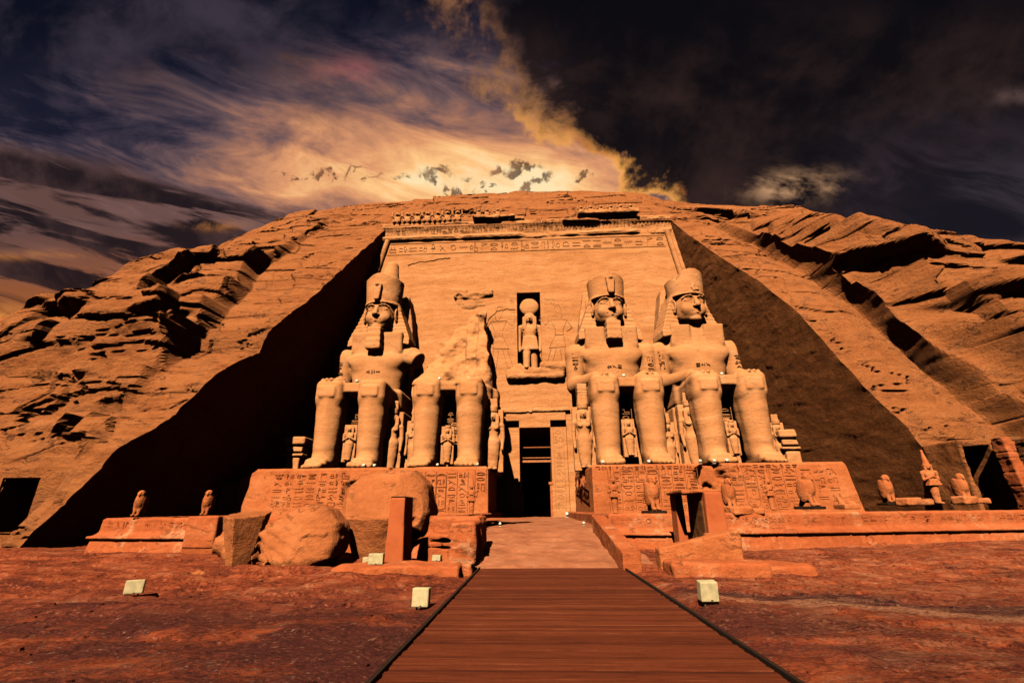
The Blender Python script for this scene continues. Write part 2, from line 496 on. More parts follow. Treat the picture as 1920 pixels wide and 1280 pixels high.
def smin(a, b, k):
    if k <= 0:
        return np.minimum(a, b)
    h = np.clip(0.5 + 0.5 * (b - a) / k, 0, 1)
    return b + (a - b) * h - k * h * (1 - h)

def surface_nets(F, lo, h):
    F = np.pad(F, 1, constant_values=9.0)
    lo = lo - h
    S = F < 0
    nx, ny, nz = F.shape
    cnt = np.zeros((nx - 1, ny - 1, nz - 1), np.uint8)
    for i in (0, 1):
        for j in (0, 1):
            for k in (0, 1):
                cnt += S[i:nx - 1 + i, j:ny - 1 + j, k:nz - 1 + k]
    act = (cnt > 0) & (cnt < 8)
    idx = np.full(act.shape, -1, np.int32)
    c = np.argwhere(act)
    idx[act] = np.arange(len(c))
    acc = np.zeros((len(c), 3)); num = np.zeros(len(c))
    cor = [(i, j, k) for i in (0, 1) for j in (0, 1) for k in (0, 1)]
    val = {q: F[c[:, 0] + q[0], c[:, 1] + q[1], c[:, 2] + q[2]] for q in cor}
    for p in cor:
        for axis in range(3):
            if p[axis] == 0:
                q = list(p); q[axis] = 1; q = tuple(q)
                a, b = val[p], val[q]
                mk = (a < 0) != (b < 0)
                t = np.where(mk, a / np.where(mk, a - b, 1), 0)
                pt = np.tile(np.array(p, float), (len(c), 1))
                pt[:, axis] += t
                acc += pt * mk[:, None]
                num += mk
    V = (c + acc / num[:, None]) * h + lo
    quads = []
    for axis in range(3):
        sl0 = [slice(None)] * 3; sl1 = [slice(None)] * 3
        sl0[axis] = slice(0, -1); sl1[axis] = slice(1, None)
        a = S[tuple(sl0)]; b = S[tuple(sl1)]
        e = np.argwhere(a != b)
        b1, b2 = (axis + 1) % 3, (axis + 2) % 3
        e = e[(e[:, b1] > 0) & (e[:, b2] > 0) & (e[:, b1] < F.shape[b1] - 1) & (e[:, b2] < F.shape[b2] - 1)]
        ins = S[e[:, 0], e[:, 1], e[:, 2]]
        def at(d1, d2):
            q = e.copy(); q[:, b1] -= d1; q[:, b2] -= d2
            return idx[q[:, 0], q[:, 1], q[:, 2]]
        f = np.stack([at(1, 1), at(0, 1), at(0, 0), at(1, 0)], 1)
        f[~ins] = f[~ins][:, ::-1]
        quads.append(f)
    return V, np.concatenate(quads)

def ell(g, c, r, ax=None):
    x = (g.x if ax is None else ax) - c[0]; y = g.y - c[1]; z = g.z - c[2]
    k0 = np.sqrt((x / r[0]) ** 2 + (y / r[1]) ** 2 + (z / r[2]) ** 2)
    k1 = np.sqrt((x / r[0] ** 2) ** 2 + (y / r[1] ** 2) ** 2 + (z / r[2] ** 2) ** 2) + 1e-6
    return k0 * (k0 - 1) / k1

def cone(g, a, b, r1, r2, ax=None, sc=(1, 1, 1)):
    x = g.x if ax is None else ax
    bx, by, bz = b[0] - a[0], b[1] - a[1], b[2] - a[2]
    L = bx * bx + by * by + bz * bz
    px, py, pz = x - a[0], g.y - a[1], g.z - a[2]
    t = np.clip((px * bx + py * by + pz * bz) / L, 0, 1)
    d = np.sqrt(((px - t * bx) / sc[0]) ** 2 + ((py - t * by) / sc[1]) ** 2 + ((pz - t * bz) / sc[2]) ** 2)
    return (d - (r1 + (r2 - r1) * t)) * min(sc)

def box(g, c, hf, r=0.0, ax=None, rot=None):
    x = (g.x if ax is None else ax) - c[0]; y = g.y - c[1]; z = g.z - c[2]
    if rot is not None:                       # (axis, angle)
        a, t = rot
        ct, st = math.cos(t), math.sin(t)
        if a == 'x': y, z = ct * y + st * z, -st * y + ct * z
        if a == 'y': x, z = ct * x - st * z, st * x + ct * z
        if a == 'z': x, y = ct * x + st * y, -st * x + ct * y
    qx = np.abs(x) - (hf[0] - r); qy = np.abs(y) - (hf[1] - r); qz = np.abs(z) - (hf[2] - r)
    return np.sqrt(np.maximum(qx, 0) ** 2 + np.maximum(qy, 0) ** 2 + np.maximum(qz, 0) ** 2) + np.minimum(np.maximum(qx, np.maximum(qy, qz)), 0) - r

def poly2(a, b, pts):
    """signed distance in 2-D to a closed polygon (a, b broadcast arrays)"""
    a, b = np.broadcast_arrays(a, b)
    d = np.full(a.shape, 1e9, np.float32); ins = np.zeros(a.shape, bool)
    n = len(pts)
    for i in range(n):
        (x0, y0), (x1, y1) = pts[i], pts[(i + 1) % n]
        ex, ey = x1 - x0, y1 - y0
        t = np.clip(((a - x0) * ex + (b - y0) * ey) / (ex * ex + ey * ey), 0, 1)
        d = np.minimum(d, (a - x0 - t * ex) ** 2 + (b - y0 - t * ey) ** 2)
        c = ((y0 <= b) != (y1 <= b)) & (a < x0 + (b - y0) * ex / (ey if abs(ey) > 1e-9 else 1e-9))
        ins ^= c
    return np.where(ins, -np.sqrt(d), np.sqrt(d))

def chop(g, c, r, n, k, seed, front=True, up=False):
    """flat fracture faces: half spaces tangent to a shrunken ellipsoid"""
    rd = np.random.default_rng(seed)
    for _ in range(n):
        v = rd.normal(size=3); v /= np.linalg.norm(v)
        if front: v[1] = -abs(v[1]) * .8
        v[2] = abs(v[2]) if rd.random() < .8 else v[2]
        if up: v[2] = abs(v[2])
        v /= np.linalg.norm(v)
        d = float(v @ np.array(c)) + math.sqrt(sum((a * b) ** 2 for a, b in zip(r, v))) * k * rd.uniform(.95, 1.06)
        g.both(v[0] * g.x + v[1] * g.y + v[2] * g.z - d)

def half(g, n, d, ax=None):
    """half space n.p < d (n unit)"""
    L = math.sqrt(sum(v * v for v in n))
    x = g.x if ax is None else ax
    return (n[0] * x + n[1] * g.y + n[2] * g.z - d) / L

# ================================================================== SETTING
LIPL = np.array([(-3, 21.6), (0, 22.1), (1.6, 23.0), (3.7, 24.1), (5.1, 24.9), (6.5, 26.5), (7.6, 27.6), (10.5, 29.2), (11.9, 30.7), (13.4, 32.8), (15.4, 33.0), (17.2, 34.3), (21.0, 37.4), (24.4, 39.5), (30.9, 43.9), (33.5, 45.6), (42, 51.5), (46, 53)])
LIPR = np.array([(-3, 27.2), (2, 27.35), (4.46, 27.65), (6.1, 28.2), (8.15, 29.4), (11.8, 31.1), (15.3, 32.5), (19.8, 35.5), (25, 39.7), (30.3, 43.6), (33.5, 45.6), (42, 51.5), (46, 53)])
SIL = np.array([(-75, 36, 9), (-51, 38, 13.6), (-49, 39, 15.5), (-47, 40, 19.0), (-44.5, 41, 22.8), (-40.1, 42.5, 25.2), (-37.7, 44, 29.0), (-36, 45, 31.5), (-33.6, 47, 35.3), (-31, 48.5, 38), (-24.6, 50, 40.3), (-21.2, 51, 41.3), (-10.4, 52, 42.5), (-2.2, 52, 42.8), (4.5, 52, 42.8), (11.7, 52, 41.8), (18.7, 52, 40.6), (22.2, 52, 40), (29, 52, 39.3), (35.2, 51, 38.1), (40.8, 50, 34.2), (44.6, 48, 28.9), (48.9, 47, 25.2), (54, 46, 22.5), (75, 42, 17)])
def lipxL(z): return -17.4 - 0.22 * (31.2 - z)
def facxR(z): return 16.7 + 0.15 * (30.7 - z)
def lipxR(z): return facxR(z) + 0.10 * np.maximum(45.5 - np.interp(z, LIPR[:, 0], LIPR[:, 1]), 0)
FY = 45.5                                   # plane of the temple front
ZB = -1.5

MASSES = {1: [(27.5, 19.3, 4.0, 4.5, 2.6, -.25), (39, 17.0, 4.5, 3.5, 2.8, -.1), (44, 21.8, 4, 2.5, 1.6, -.1), (37, 26.6, 4, 2, 1.4, -.15), (31.5, 12.8, 3.2, 2.5, 1.8, -.4), (24.5, 32.6, 3.5, 1.5, 1.4, -.35), (27.5, 29.6, 4, 2, 1.5, -.35), (34, 21.8, 3.2, 2.2, 1.5, -.2), (46, 15.5, 3, 2.5, 1.6, 0)],
          -1: [(-36, 16.2, 2.6, 2.2, 2.0, 0), (-39.3, 16.8, 1.7, 1.8, 1.5, 0), (-44.5, 20.2, 3, 1.5, 1.4, .1), (-29.8, 21.2, 2.5, 2, 1.8, .2), (-28.7, 15.9, 2.0, 2, 1.5, .3), (-38, 20.2, 3, 1.8, 1.4, 0), (-31.5, 10.5, 2, 1.4, .9, .1), (-26, 35.2, 2.2, 1.2, 1.0, .3), (-29.5, 29.6, 2.4, 1.5, 1.1, .3), (-24, 37.2, 3, .9, .9, .3), (-34, 25.2, 2.6, 1.6, 1.1, .15), (-34.5, 12.9, 2.4, 1.5, 1.0, .05), (-27.5, 8.6, 1.6, 1.1, .7, .1)], 0: []}
def bricks_(x, y, z, L, W, seed, warp):
    """irregular courses of blocks: (random value per block, height within the course, distance to the vertical joint)"""
    q = z / L + warp
    k = np.floor(q); fr = q - k
    hk = _hash(k.astype(np.int32), np.zeros_like(k, np.int32), np.zeros_like(k, np.int32), seed)
    bx = x / W + hk * 7.3 + 0.35 * warp + 0.12 * fbm(x / 2.5, y / 2.5, z / 2.5, 2, seed + 3)
    kb = np.floor(bx); fb = bx - kb
    v = _hash(k.astype(np.int32), kb.astype(np.int32), np.zeros_like(k, np.int32), seed + 1)
    # some joints are missing: merge with the neighbour
    mrg = _hash(k.astype(np.int32), (kb // 2).astype(np.int32), np.zeros_like(k, np.int32), seed + 2)
    v = np.where(mrg > 0.45, mrg, v)
    return v, fr, np.minimum(fb, 1 - fb) * W

def hill_disp(x, y, z, s, side, v):
    """outward displacement of the hill surface; s = metres outside the cut edge, side -1 left, 1 right, 0 above"""
    nz = fbm(x / 5, y / 5, z / 5, 3, 5)
    n9 = fbm(x / 11, y / 11, z / 7, 3, 21)
    if side < 0:
        wst = np.clip(0.7 + 0.30 * z, 1.0, 8.0) + 1.1 * nz
        nat = sst(s, wst - 0.3, wst + 0.4) * sst(z, 4.2, 6.5)
        amp = 2.2 * sst(z, 9, 15) * (1 - sst(z, 25, 30)) + 0.3
    elif side > 0:
        wst = 5.6 + 0.9 * nz - 1.2 * sst(z, 26, 32) - 3.0 * sst(z, 31, 36)
        nat = sst(s, wst - 0.2, wst + 0.7) * 0.40 + sst(s, wst + 1.2, wst + 4.2 + 1.2 * nz) * 0.60
        amp = 6.2 * (1 - 0.7 * sst(z, 23, 34))
    else:
        nat = np.full_like(x, 0.30); amp = 0.0
    top = 1 - (sst(v, 0.42, 0.90) * sst(s, 8, 22) + sst(v, 0.70, 0.97) * (1 - sst(s, 8, 22)) if side > 0 else sst(v, 0.62, 0.95))
    wA = 1.1 * fbm(x / 18, y / 18, z / 18, 2, 31) + 0.30 * nz + 0.02 * side * x
    vA, fA, jA = bricks_(x, y, z, 3.1 if side <= 0 else 3.8, 8.5 if side <= 0 else 10.5, 3, wA)
    wB = 1.9 * fbm(x / 14, y / 14, z / 14, 2, 35) + 0.40 * nz + 0.05 * side * x
    vB, fB, jB = bricks_(x, y, z, 1.45 if side > 0 else 2.0, 4.2 if side > 0 else 5.6, 9, wB)
    sc = 0.16 + 0.84 * nat
    ta = 0.30 + 0.70 * top
    D = nat * amp * top + nat * top * 1.0 * n9
    rA = sst(fA, 0.0, 0.045); rB = sst(fB, 0.0, 0.12)
    mA = sst(fbm(x / 8, y / 8, z / 6, 2, 39), -0.30, 0.15)
    gA = (vA - 0.5) * (2.6 if side <= 0 else 3.4) + (fA - 0.5) * 0.9 - 0.25 * fA ** 4
    D = D + sc * ta * mA * (gA * rA - 0.9 * (1 - rA))
    mB = sst(fbm(x / 7, y / 7, z / 5, 2, 41), -0.30, 0.15)
    gB = (vB - 0.5) * 1.25 + (fB - 0.5) * 0.35
    D = D + (0.30 + 0.70 * nat) * mB * (gB * rB - 0.55 * (1 - rB))
    D = D - sc * 0.7 * (1 - sst(jA, 0.0, 0.16)) * (vA > 0.45) * mA
    D = D - (0.25 + 0.75 * nat) * 0.30 * (1 - sst(jB, 0.0, 0.12)) * (vB > 0.5) * mB
    ex = 0.55 * fbm(x / 1.8, y / 1.8, 0 * z, 3, 91)
    for (xc, zc, hw, hh, am, ti) in MASSES[side]:
        zb = zc + ti * (x - xc) + ex
        dz = z - zb
        side_ = 1 - sst(np.abs(x - xc + 0.8 * ex), hw * 0.25, hw * 1.1)
        D = D + (0.66 if side > 0 else 0.52) * am * (0.35 + 0.65 * top) * side_ * sst(dz, -0.05, 0.30) * np.exp(-np.maximum(dz, 0) ** 1.5 / hh ** 1.5)
        D = D - 0.25 * side_ * np.exp(-((dz + 0.35) / 0.4) ** 2)
    # long meandering bedding cracks
    r1 = fbm(x / 9, y / 9, z / 1.7 + 0.3 * side * x / 9, 4, 61)
    D = D - (0.30 + 0.55 * nat) * (1 - sst(np.abs(r1), 0.0, 0.022)) * sst(fbm(x / 4, y / 4, z / 4, 2, 63), -0.05, 0.15)
    D = D + (0.06 + 0.10 * nat) * fbm(x / 1.0, y / 1.0, z / 0.6, 4, 65)
    if side != 0:
        edge = np.exp(-((s - 0.5) / 0.7) ** 2)
        D = D + (0.40 if side < 0 else 0.15) * edge * fbm(x / 1.3, y / 1.3, z / 1.1, 3, 71)
    return D

def grid_faces(nu, nv, flip=False):
    i = np.arange(nu - 1)[:, None]; j = np.arange(nv - 1)[None, :]
    a = i * nv + j
    q = np.stack([a, a + nv, a + nv + 1, a + 1], -1).reshape(-1, 4)
    return q[:, ::-1] if flip else q

NV = 400
vv = np.linspace(0, 1, NV)
ext = np.array([0.5, 1.2, 2.2, 4, 7, 12, 20])
def hill_side(side):
    s = np.concatenate([np.arange(0, 14, 0.12), np.arange(14, 30, 0.18), np.arange(30, 48, 0.5), np.linspace(48, 70, 20)])
    xq = (-15.2 - s) if side < 0 else (14.4 + s)
    for _ in range(30):
        zS = np.interp(xq, SIL[:, 0], SIL[:, 2])
        xq = 0.5 * xq + 0.5 * ((lipxL(zS) - s) if side < 0 else (lipxR(zS) + s))
    YS = np.interp(xq, SIL[:, 0], SIL[:, 1])
    z = ZB + vv[None, :] * (zS[:, None] - ZB)
    S = np.broadcast_to(s[:, None], z.shape)
    x = (lipxL(z) - S) if side < 0 else (lipxR(z) + S)
    tab = LIPL if side < 0 else LIPR
    Yb = 21.8 if side < 0 else 27.5
    gen = Yb + (YS[:, None] - Yb) * (z - 0) / zS[:, None]
    lipy = np.interp(z, tab[:, 0], tab[:, 1])
    k = np.exp(-np.maximum(S - 3, 0) / 9) * (1 - sst(vv[None, :], 0.8, 1.0) * (S > 0) * np.minimum(S / 3, 1))
    y = lipy * k + gen * (1 - k)
    if side < 0:
        dr_ = sst(S, 1.0, 1.8) * (1 - sst(S, 7.5, 10)) * (1 - sst(z, 4.1, 4.6))
        y = y + (np.maximum(24.3, y) - y) * dr_
    D = hill_disp(x, y, z, S, side, np.broadcast_to(vv[None, :], z.shape))
    if side < 0: D = D * (1 - 0.92 * dr_)
    fade = np.minimum(S / 0.5, 1) * (0.6 if side < 0 else 0.85) + (0.4 if side < 0 else 0.15)
    D = D * fade
    Y = y - D; Z = z + 0.12 * D * sst(z, -1, 3)
    X = x + 0.18 * fbm(x / 2, y / 2, z / 2, 3, 81) * np.minimum(S, 1)
    # the natural rock leans out over the dressed strip
    if side > 0:
        X = X - 1.1 * sst(S, 5.2, 6.6) * (1 - sst(S, 8, 14)) * sst(z, 6, 12) * (1 - sst(z, 26, 32))
    # ragged edge of the cut
    X = X + np.exp(-(S / 0.6) ** 2) * (0.25 if side < 0 else 0.10) * fbm(y / 1.4, z / 1.0, 0 * x, 4, 83)
    # over the crest
    eY = Y[:, -1:] + ext[None, :]; eZ = Z[:, -1:] + 0.10 * np.minimum(ext, 6)[None, :]
    eX = np.broadcast_to(X[:, -1:], eY.shape)
    return np.concatenate([X, eX], 1), np.concatenate([Y, eY], 1), np.concatenate([Z, eZ], 1), z

Lx, Ly, Lz, Lz0 = hill_side(-1)
Rx, Ry, Rz, Rz0 = hill_side(1)
# part above the temple front
jL = int(np.argmin(np.abs(Lz0[0] - 33.4)))
def hill_top():
    tt = np.linspace(0, 1, 240)[:, None]
    zl, zr = Lz0[0][None, jL:], Rz0[0][None, jL:]
    v = np.broadcast_to(vv[None, jL:], (240, NV - jL))
    xl, xr = lipxL(zl), lipxR(zr)
    x = xl + (xr - xl) * tt
    zS = np.interp(x, SIL[:, 0], SIL[:, 2])
    z = (zl * (1 - tt) + zr * tt)
    z = z + (zS - (Lz0[0][-1] * (1 - tt) + Rz0[0][-1] * tt)) * sst(v, 0.8, 1.0)
    y = np.interp(z, LIPL[:, 0], LIPL[:, 1])
    D = hill_disp(x, y, z, np.zeros_like(x), 0, v)
    e = np.minimum(np.minimum(tt, 1 - tt) * 20, 1)
    D = D * e
    Y = y - D; Z = z + 0.12 * D
    # weld the borders
    w0 = np.maximum(1 - tt * 20, 0); w1 = np.maximum(1 - (1 - tt) * 20, 0)
    X = x + (Lx[0][None, jL:NV] - x[:1]) * w0 + (Rx[0][None, jL:NV] - x[-1:]) * w1
    Y = Y + (Ly[0][None, jL:NV] - Y[:1]) * w0 + (Ry[0][None, jL:NV] - Y[-1:]) * w1
    Z = Z + (Lz[0][None, jL:NV] - Z[:1]) * w0 + (Rz[0][None, jL:NV] - Z[-1:]) * w1
    eY = Y[:, -1:] + ext[None, :]; eZ = Z[:, -1:] + 0.10 * np.minimum(ext, 6)[None, :]
    return np.concatenate([X, np.broadcast_to(X[:, -1:], eY.shape)], 1), np.concatenate([Y, eY], 1), np.concatenate([Z, eZ], 1)
Tx, Ty, Tz = hill_top()
VV, FF, off = [], [], 0
CHX0, CHX1, CHZ0, CHZ1 = -28.6, -26.65, 0.80, 3.45
for (a, b, c, fl) in ((Lx, Ly, Lz, True), (Rx, Ry, Rz, False), (Tx, Ty, Tz, False)):
    P_ = np.stack([a, b, c], -1).reshape(-1, 3)
    VV.append(P_)
    Q_ = grid_faces(*a.shape, flip=fl)
    ctr = P_[Q_].mean(1)
    if a is Lx:
        Q_ = Q_[~((ctr[:, 0] > CHX0) & (ctr[:, 0] < CHX1) & (ctr[:, 2] > CHZ0) & (ctr[:, 2] < CHZ1) & (ctr[:, 1] < 30))]
    FF.append(Q_ + off)
    off += a.size
hill = obj('hill', mesh_from('hill', np.concatenate(VV), np.concatenate(FF), M['hill'], False))
hill['kind'] = 'structure'

# side walls of the cut
def side_wall(lx, ly, lz, lz0, lipf, name, label, mat, amp, flip, conv):
    K = 110
    rows = np.where(lz0[0] < 33.6)[0]
    t = np.linspace(0, 1, K)[:, None]
    x0, y0, z0 = lx[0][None, rows], ly[0][None, rows], lz[0][None, rows]
    X = x0 + (lipf(lz0[0][None, rows]) - x0) * t
    Y = y0 + (FY + 0.3 - y0) * t
    Z = z0 + (lz0[0][None, rows] - z0) * t
    flat = lipf(Z) + (0.10 * (FY - Y) if flip else 0.0)
    e0 = X[:1] - flat[:1]
    X = flat + e0 * np.exp(-np.maximum(Y - y0, 0) / 0.45)
    f = np.minimum(t * 12, 1)
    n = fbm(Y / 2.5, Z / 1.4, X / 9, 4, 91) + 0.5 * fbm(Y / 0.7, Z / 0.35, X / 9, 3, 97)
    c1, c2, cv = cells(Y / 3.0 + 0.4 * n, Z / 1.3, X * 0, 15)
    X = X + f * amp * (n + 0.5 * (cv - 0.5) - 0.25 * (1 - sst(c2 - c1, 0, 0.05)))
    o = obj(name, mesh_from(name, np.stack([X, Y, Z], -1).reshape(-1, 3), grid_faces(K, len(rows), flip), mat))
    return tag(o, label, 'rock wall')
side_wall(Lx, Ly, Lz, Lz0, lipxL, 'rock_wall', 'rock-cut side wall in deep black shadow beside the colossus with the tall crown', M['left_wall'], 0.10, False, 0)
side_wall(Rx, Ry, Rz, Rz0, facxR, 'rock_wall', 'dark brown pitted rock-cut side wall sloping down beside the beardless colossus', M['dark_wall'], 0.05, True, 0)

# ground
def ground_h(x, y):
    n = fbm(x / 7, y / 3.2, 0 * x, 4, 101) * 0.9 + 0.25 * fbm(x / 1.6, y / 0.8, 0 * x, 3, 105)
    q = n * 6
    st = np.floor(q) + sst(q - np.floor(q), 0.0, 0.22)
    h = 0.050 * st + 0.042 * fbm(x / 0.5, y / 0.35, 0 * x, 3, 109)
    rise = 0.25 * sst(x, 8, 24) * sst(y, 12, 20) + 0.05 * sst(y, 9, 14)
    h = np.clip(h + 0.02, -0.22, 0.26) + rise
    m = sst(np.abs(x - 0.4), 2.2, 2.6)
    return h * (m + (1 - m) * 0.0)
gx = np.concatenate([np.linspace(-160, -30, 24)[:-1], np.linspace(-30, -12, 110)[:-1], np.linspace(-12, 12, 330)[:-1], np.linspace(12, 30, 110)[:-1], np.linspace(30, 160, 24)])
gy = np.concatenate([np.linspace(-120, -4, 24)[:-1], np.linspace(-4, 3, 30)[:-1], np.linspace(3, 16, 260)[:-1], np.linspace(16, 26, 90)[:-1], np.linspace(26, 60, 30)])
GX, GY = np.meshgrid(gx, gy, indexing='ij')
GZ = ground_h(GX, GY)
def ground_mat():
    mt = bpy.data.materials.new('red_rock_ground')
    mt.use_nodes = True
    tr = mt.node_tree; tr.nodes.clear(); T = NT(tr)
    pos = T.n('ShaderNodeNewGeometry').outputs['Position']
    px, py, pz = T.sep(pos)[:3]
    w1 = T.noise(pos, 0.5, 4)
    sv = T.xyz(T.m('MULTIPLY', px, 0.30), T.m('ADD', T.m('ADD', py, T.m('MULTIPLY', px, 0.16)), T.m('MULTIPLY', w1, 1.6)), 0.0)
    st = T.noise(sv, 0.9, 8, 0.62)
    st2 = T.noise(sv, 3.6, 7, 0.65)
    n = T.noise(pos, 1.1, 9, 0.65, 0.4)
    nf = T.noise(pos, 9.0, 7, 0.68)
    nff = T.noise(pos, 40.0, 4, 0.6)
    grit = T.noise(T.vm('MULTIPLY', pos, (0.6, 1.0, 1.0)), 26.0, 8, 0.75)
    big = T.noise(T.xyz(T.m('MULTIPLY', px, 0.5), T.m('ADD', py, T.m('MULTIPLY', px, 0.2)), 0.0), 0.32, 5, 0.6, 0.5)
    f = T.m('ADD', T.m('MULTIPLY', st, 0.24), T.m('ADD', T.m('MULTIPLY', n, 0.26), T.m('ADD', T.m('MULTIPLY', nf, 0.26), T.m('MULTIPLY', grit, 0.24))))
    col = T.ramp(f, [(0.40, (0.035, 0.007, 0.005, 1)), (0.455, (0.130, 0.026, 0.011, 1)), (0.505, (0.320, 0.060, 0.019, 1)), (0.55, (0.360, 0.100, 0.040, 1)), (0.60, (0.480, 0.225, 0.125, 1))])
    near = T.sstep(py, 13.0, 7.5)
    pat = T.sstep(T.m('ADD', T.m('MULTIPLY', big, 0.8), T.m('ADD', T.m('MULTIPLY', nf, 0.25), T.m('MULTIPLY', st, 0.25))), 0.555, 0.64)
    pat = T.m('MULTIPLY', pat, T.sstep(px, 8.0, 1.0, 0.55, 1.0))
    col = T.mix(T.m('MULTIPLY', T.m('MULTIPLY', pat, near), 0.9), col, T.mix(T.sstep(grit, 0.45, 0.62), (0.040, 0.008, 0.009, 1), (0.12, 0.03, 0.022, 1)))
    bd = T.m('ADD', T.m('ADD', T.m('MULTIPLY', T.m('SUBTRACT', px, 3.3), 0.40), T.m('MULTIPLY', T.m('SUBTRACT', py, 10.6), 0.92)), T.m('ADD', T.m('MULTIPLY', T.m('SUBTRACT', w1, 0.5), 2.4), T.m('MULTIPLY', T.m('SUBTRACT', nf, 0.5), 0.7)))
    rgt = T.sstep(px, 2.4, 3.4)
    pale = T.m('MULTIPLY', rgt, T.m('MULTIPLY', T.sstep(T.m('ABSOLUTE', T.m('ADD', bd, 0.75)), 0.55, 0.25), T.sstep(grit, 0.40, 0.55)))
    col = T.mix(T.m('MULTIPLY', pale, 0.75), col, (0.42, 0.200, 0.110, 1))
    dkb = T.m('MULTIPLY', rgt, T.sstep(T.m('ABSOLUTE', T.m('SUBTRACT', bd, -.05)), 0.62, 0.30))
    col = T.mix(T.m('MULTIPLY', dkb, 0.92), col, T.mix(T.sstep(grit, 0.45, 0.62), (0.040, 0.009, 0.010, 1), (0.11, 0.03, 0.022, 1)))
    grey = T.m('MULTIPLY', T.sstep(px, 2.5, 5.0), T.sstep(T.m('ADD', T.m('MULTIPLY', st2, 0.6), T.m('MULTIPLY', grit, 0.4)), 0.46, 0.58))
    col = T.mix(T.m('MULTIPLY', grey, 0.35), col, (0.36, 0.160, 0.085, 1))
    fl = T.m('MULTIPLY', T.sstep(T.m('ADD', T.m('MULTIPLY', nf, 0.6), T.m('MULTIPLY', grit, 0.4)), 0.565, 0.61), 0.5)
    col = T.mix(fl, col, (0.46, 0.235, 0.150, 1))
    h = T.m('ADD', T.m('ADD', T.m('MULTIPLY', st2, 0.8), T.m('MULTIPLY', nf, 0.5)), T.m('MULTIPLY', T.sstep(T.m('ABSOLUTE', T.m('SUBTRACT', n, 0.5)), 0.0, 0.012), 0.25))
    h = T.m('ADD', h, T.m('ADD', T.m('MULTIPLY', nff, 0.12), T.m('MULTIPLY', grit, 0.45)))
    bp = T.n('ShaderNodeBump'); bp.inputs['Distance'].default_value = 0.085; T.link(h, bp.inputs['Height'])
    bs = T.n('ShaderNodeBsdfPrincipled'); bs.inputs['Roughness'].default_value = 0.85; bs.inputs['Specular IOR Level'].default_value = 0.15
    T.link(col, bs.inputs['Base Color']); T.link(bp.outputs[0], bs.inputs['Normal'])
    T.link(bs.outputs[0], T.n('ShaderNodeOutputMaterial').inputs[0])
    return mt
ground = obj('ground', mesh_from('ground', np.stack([GX, GY, GZ], -1).reshape(-1, 3), grid_faces(*GX.shape), ground_mat()))
ground['kind'] = 'structure'

def gravel():
    rd = np.random.default_rng(11)
    cube = np.array([(-1, -1, -1), (1, -1, -1), (1, 1, -1), (-1, 1, -1), (-1, -1, 1), (1, -1, 1), (1, 1, 1), (-1, 1, 1)], float) * .5
    fq = np.array([(0, 3, 2, 1), (4, 5, 6, 7), (0, 1, 5, 4), (1, 2, 6, 5), (2, 3, 7, 6), (3, 0, 4, 7)])
    V, Fq = [], []
    n = 0
    while n < 1500:
        x = rd.uniform(-17, 20); y = 3.5 + 15 * rd.random() ** .8
        if abs(x - .4) < 2.2 or (y > 13.5 and -12 < x < 7 and rd.random() < .5): continue
        if fbm(np.array([x / 3.]), np.array([y / 3.]), np.array([0.]), 2, 7)[0] < -.05 and rd.random() < .8: continue
        s_ = .008 + .026 * rd.random() ** 5
        p = cube * (1 + rd.uniform(-.35, .35, (8, 3))) * s_ * np.array([1.3, 1, .7]) * 2
        a = rd.uniform(0, 6.28); c_, q_ = math.cos(a), math.sin(a)
        p = np.stack([p[:, 0] * c_ - p[:, 1] * q_, p[:, 0] * q_ + p[:, 1] * c_, p[:, 2]], 1)
        V.append(p + np.array([x, y, float(ground_h(np.array([x]), np.array([y]))[0]) + s_ * .3])); Fq.append(fq + 8 * n); n += 1
    o = obj('gravel', mesh_from('gravel', np.concatenate(V), np.concatenate(Fq), ground.data.materials[0], False))
    tag(o, 'small loose stones scattered over the red rock ground', 'gravel', kind='stuff')
gravel()

# boardwalk: planks laid across, dark edge strips
def walkway():
    mt = bpy.data.materials.new('weathered_planks')
    mt.use_nodes = True
    tr = mt.node_tree; tr.nodes.clear(); T = NT(tr)
    geo = T.n('ShaderNodeNewGeometry')
    pos = geo.outputs['Position']
    px, py, pz = T.sep(pos)[:3]
    grain = T.noise(T.xyz(T.m('MULTIPLY', px, 0.9), T.m('MULTIPLY', py, 34.0), pz), 1.6, 9, 0.72)
    blot = T.noise(pos, 0.9, 6, 0.6)
    f = T.m('ADD', T.m('MULTIPLY', grain, 0.78), T.m('ADD', T.m('MULTIPLY', geo.outputs['Random Per Island'], 0.17), T.m('MULTIPLY', blot, 0.12)))
    col = T.ramp(f, [(0.36, (0.026, 0.005, 0.002, 1)), (0.47, (0.080, 0.014, 0.0045, 1)), (0.60, (0.135, 0.027, 0.008, 1)), (0.74, (0.21, 0.060, 0.024, 1))])
    bp = T.n('ShaderNodeBump'); bp.inputs['Distance'].default_value = 0.012; T.link(grain, bp.inputs['Height'])
    bs = T.n('ShaderNodeBsdfPrincipled'); bs.inputs['Roughness'].default_value = 0.7; bs.inputs['Specular IOR Level'].default_value = 0.2
    T.link(col, bs.inputs['Base Color']); T.link(bp.outputs[0], bs.inputs['Normal'])
    T.link(bs.outputs[0], T.n('ShaderNodeOutputMaterial').inputs[0])
    b = MB()
    y = -8.0
    while y < 14.32:
        wd = 0.088 + random.uniform(-0.006, 0.006)
        dz = random.uniform(-0.008, 0.006)
        b.box((-1.58 + random.uniform(-.01, .01), y, 0.03), (2.38 + random.uniform(-.01, .01), y + wd - random.uniform(0.008, 0.018), 0.10 + dz))
        y += wd
    o = obj('walkway', b.mesh('walkway', mt))
    o['kind'] = 'structure'
    e = MB()
    e.box((-1.65, -8, 0.0), (-1.60, 14.3, 0.135)); e.box((2.40, -8, 0.0), (2.45, 14.3, 0.135))
    obj('edge_strip', e.mesh('edge_strip', M['dark']), o)
walkway()

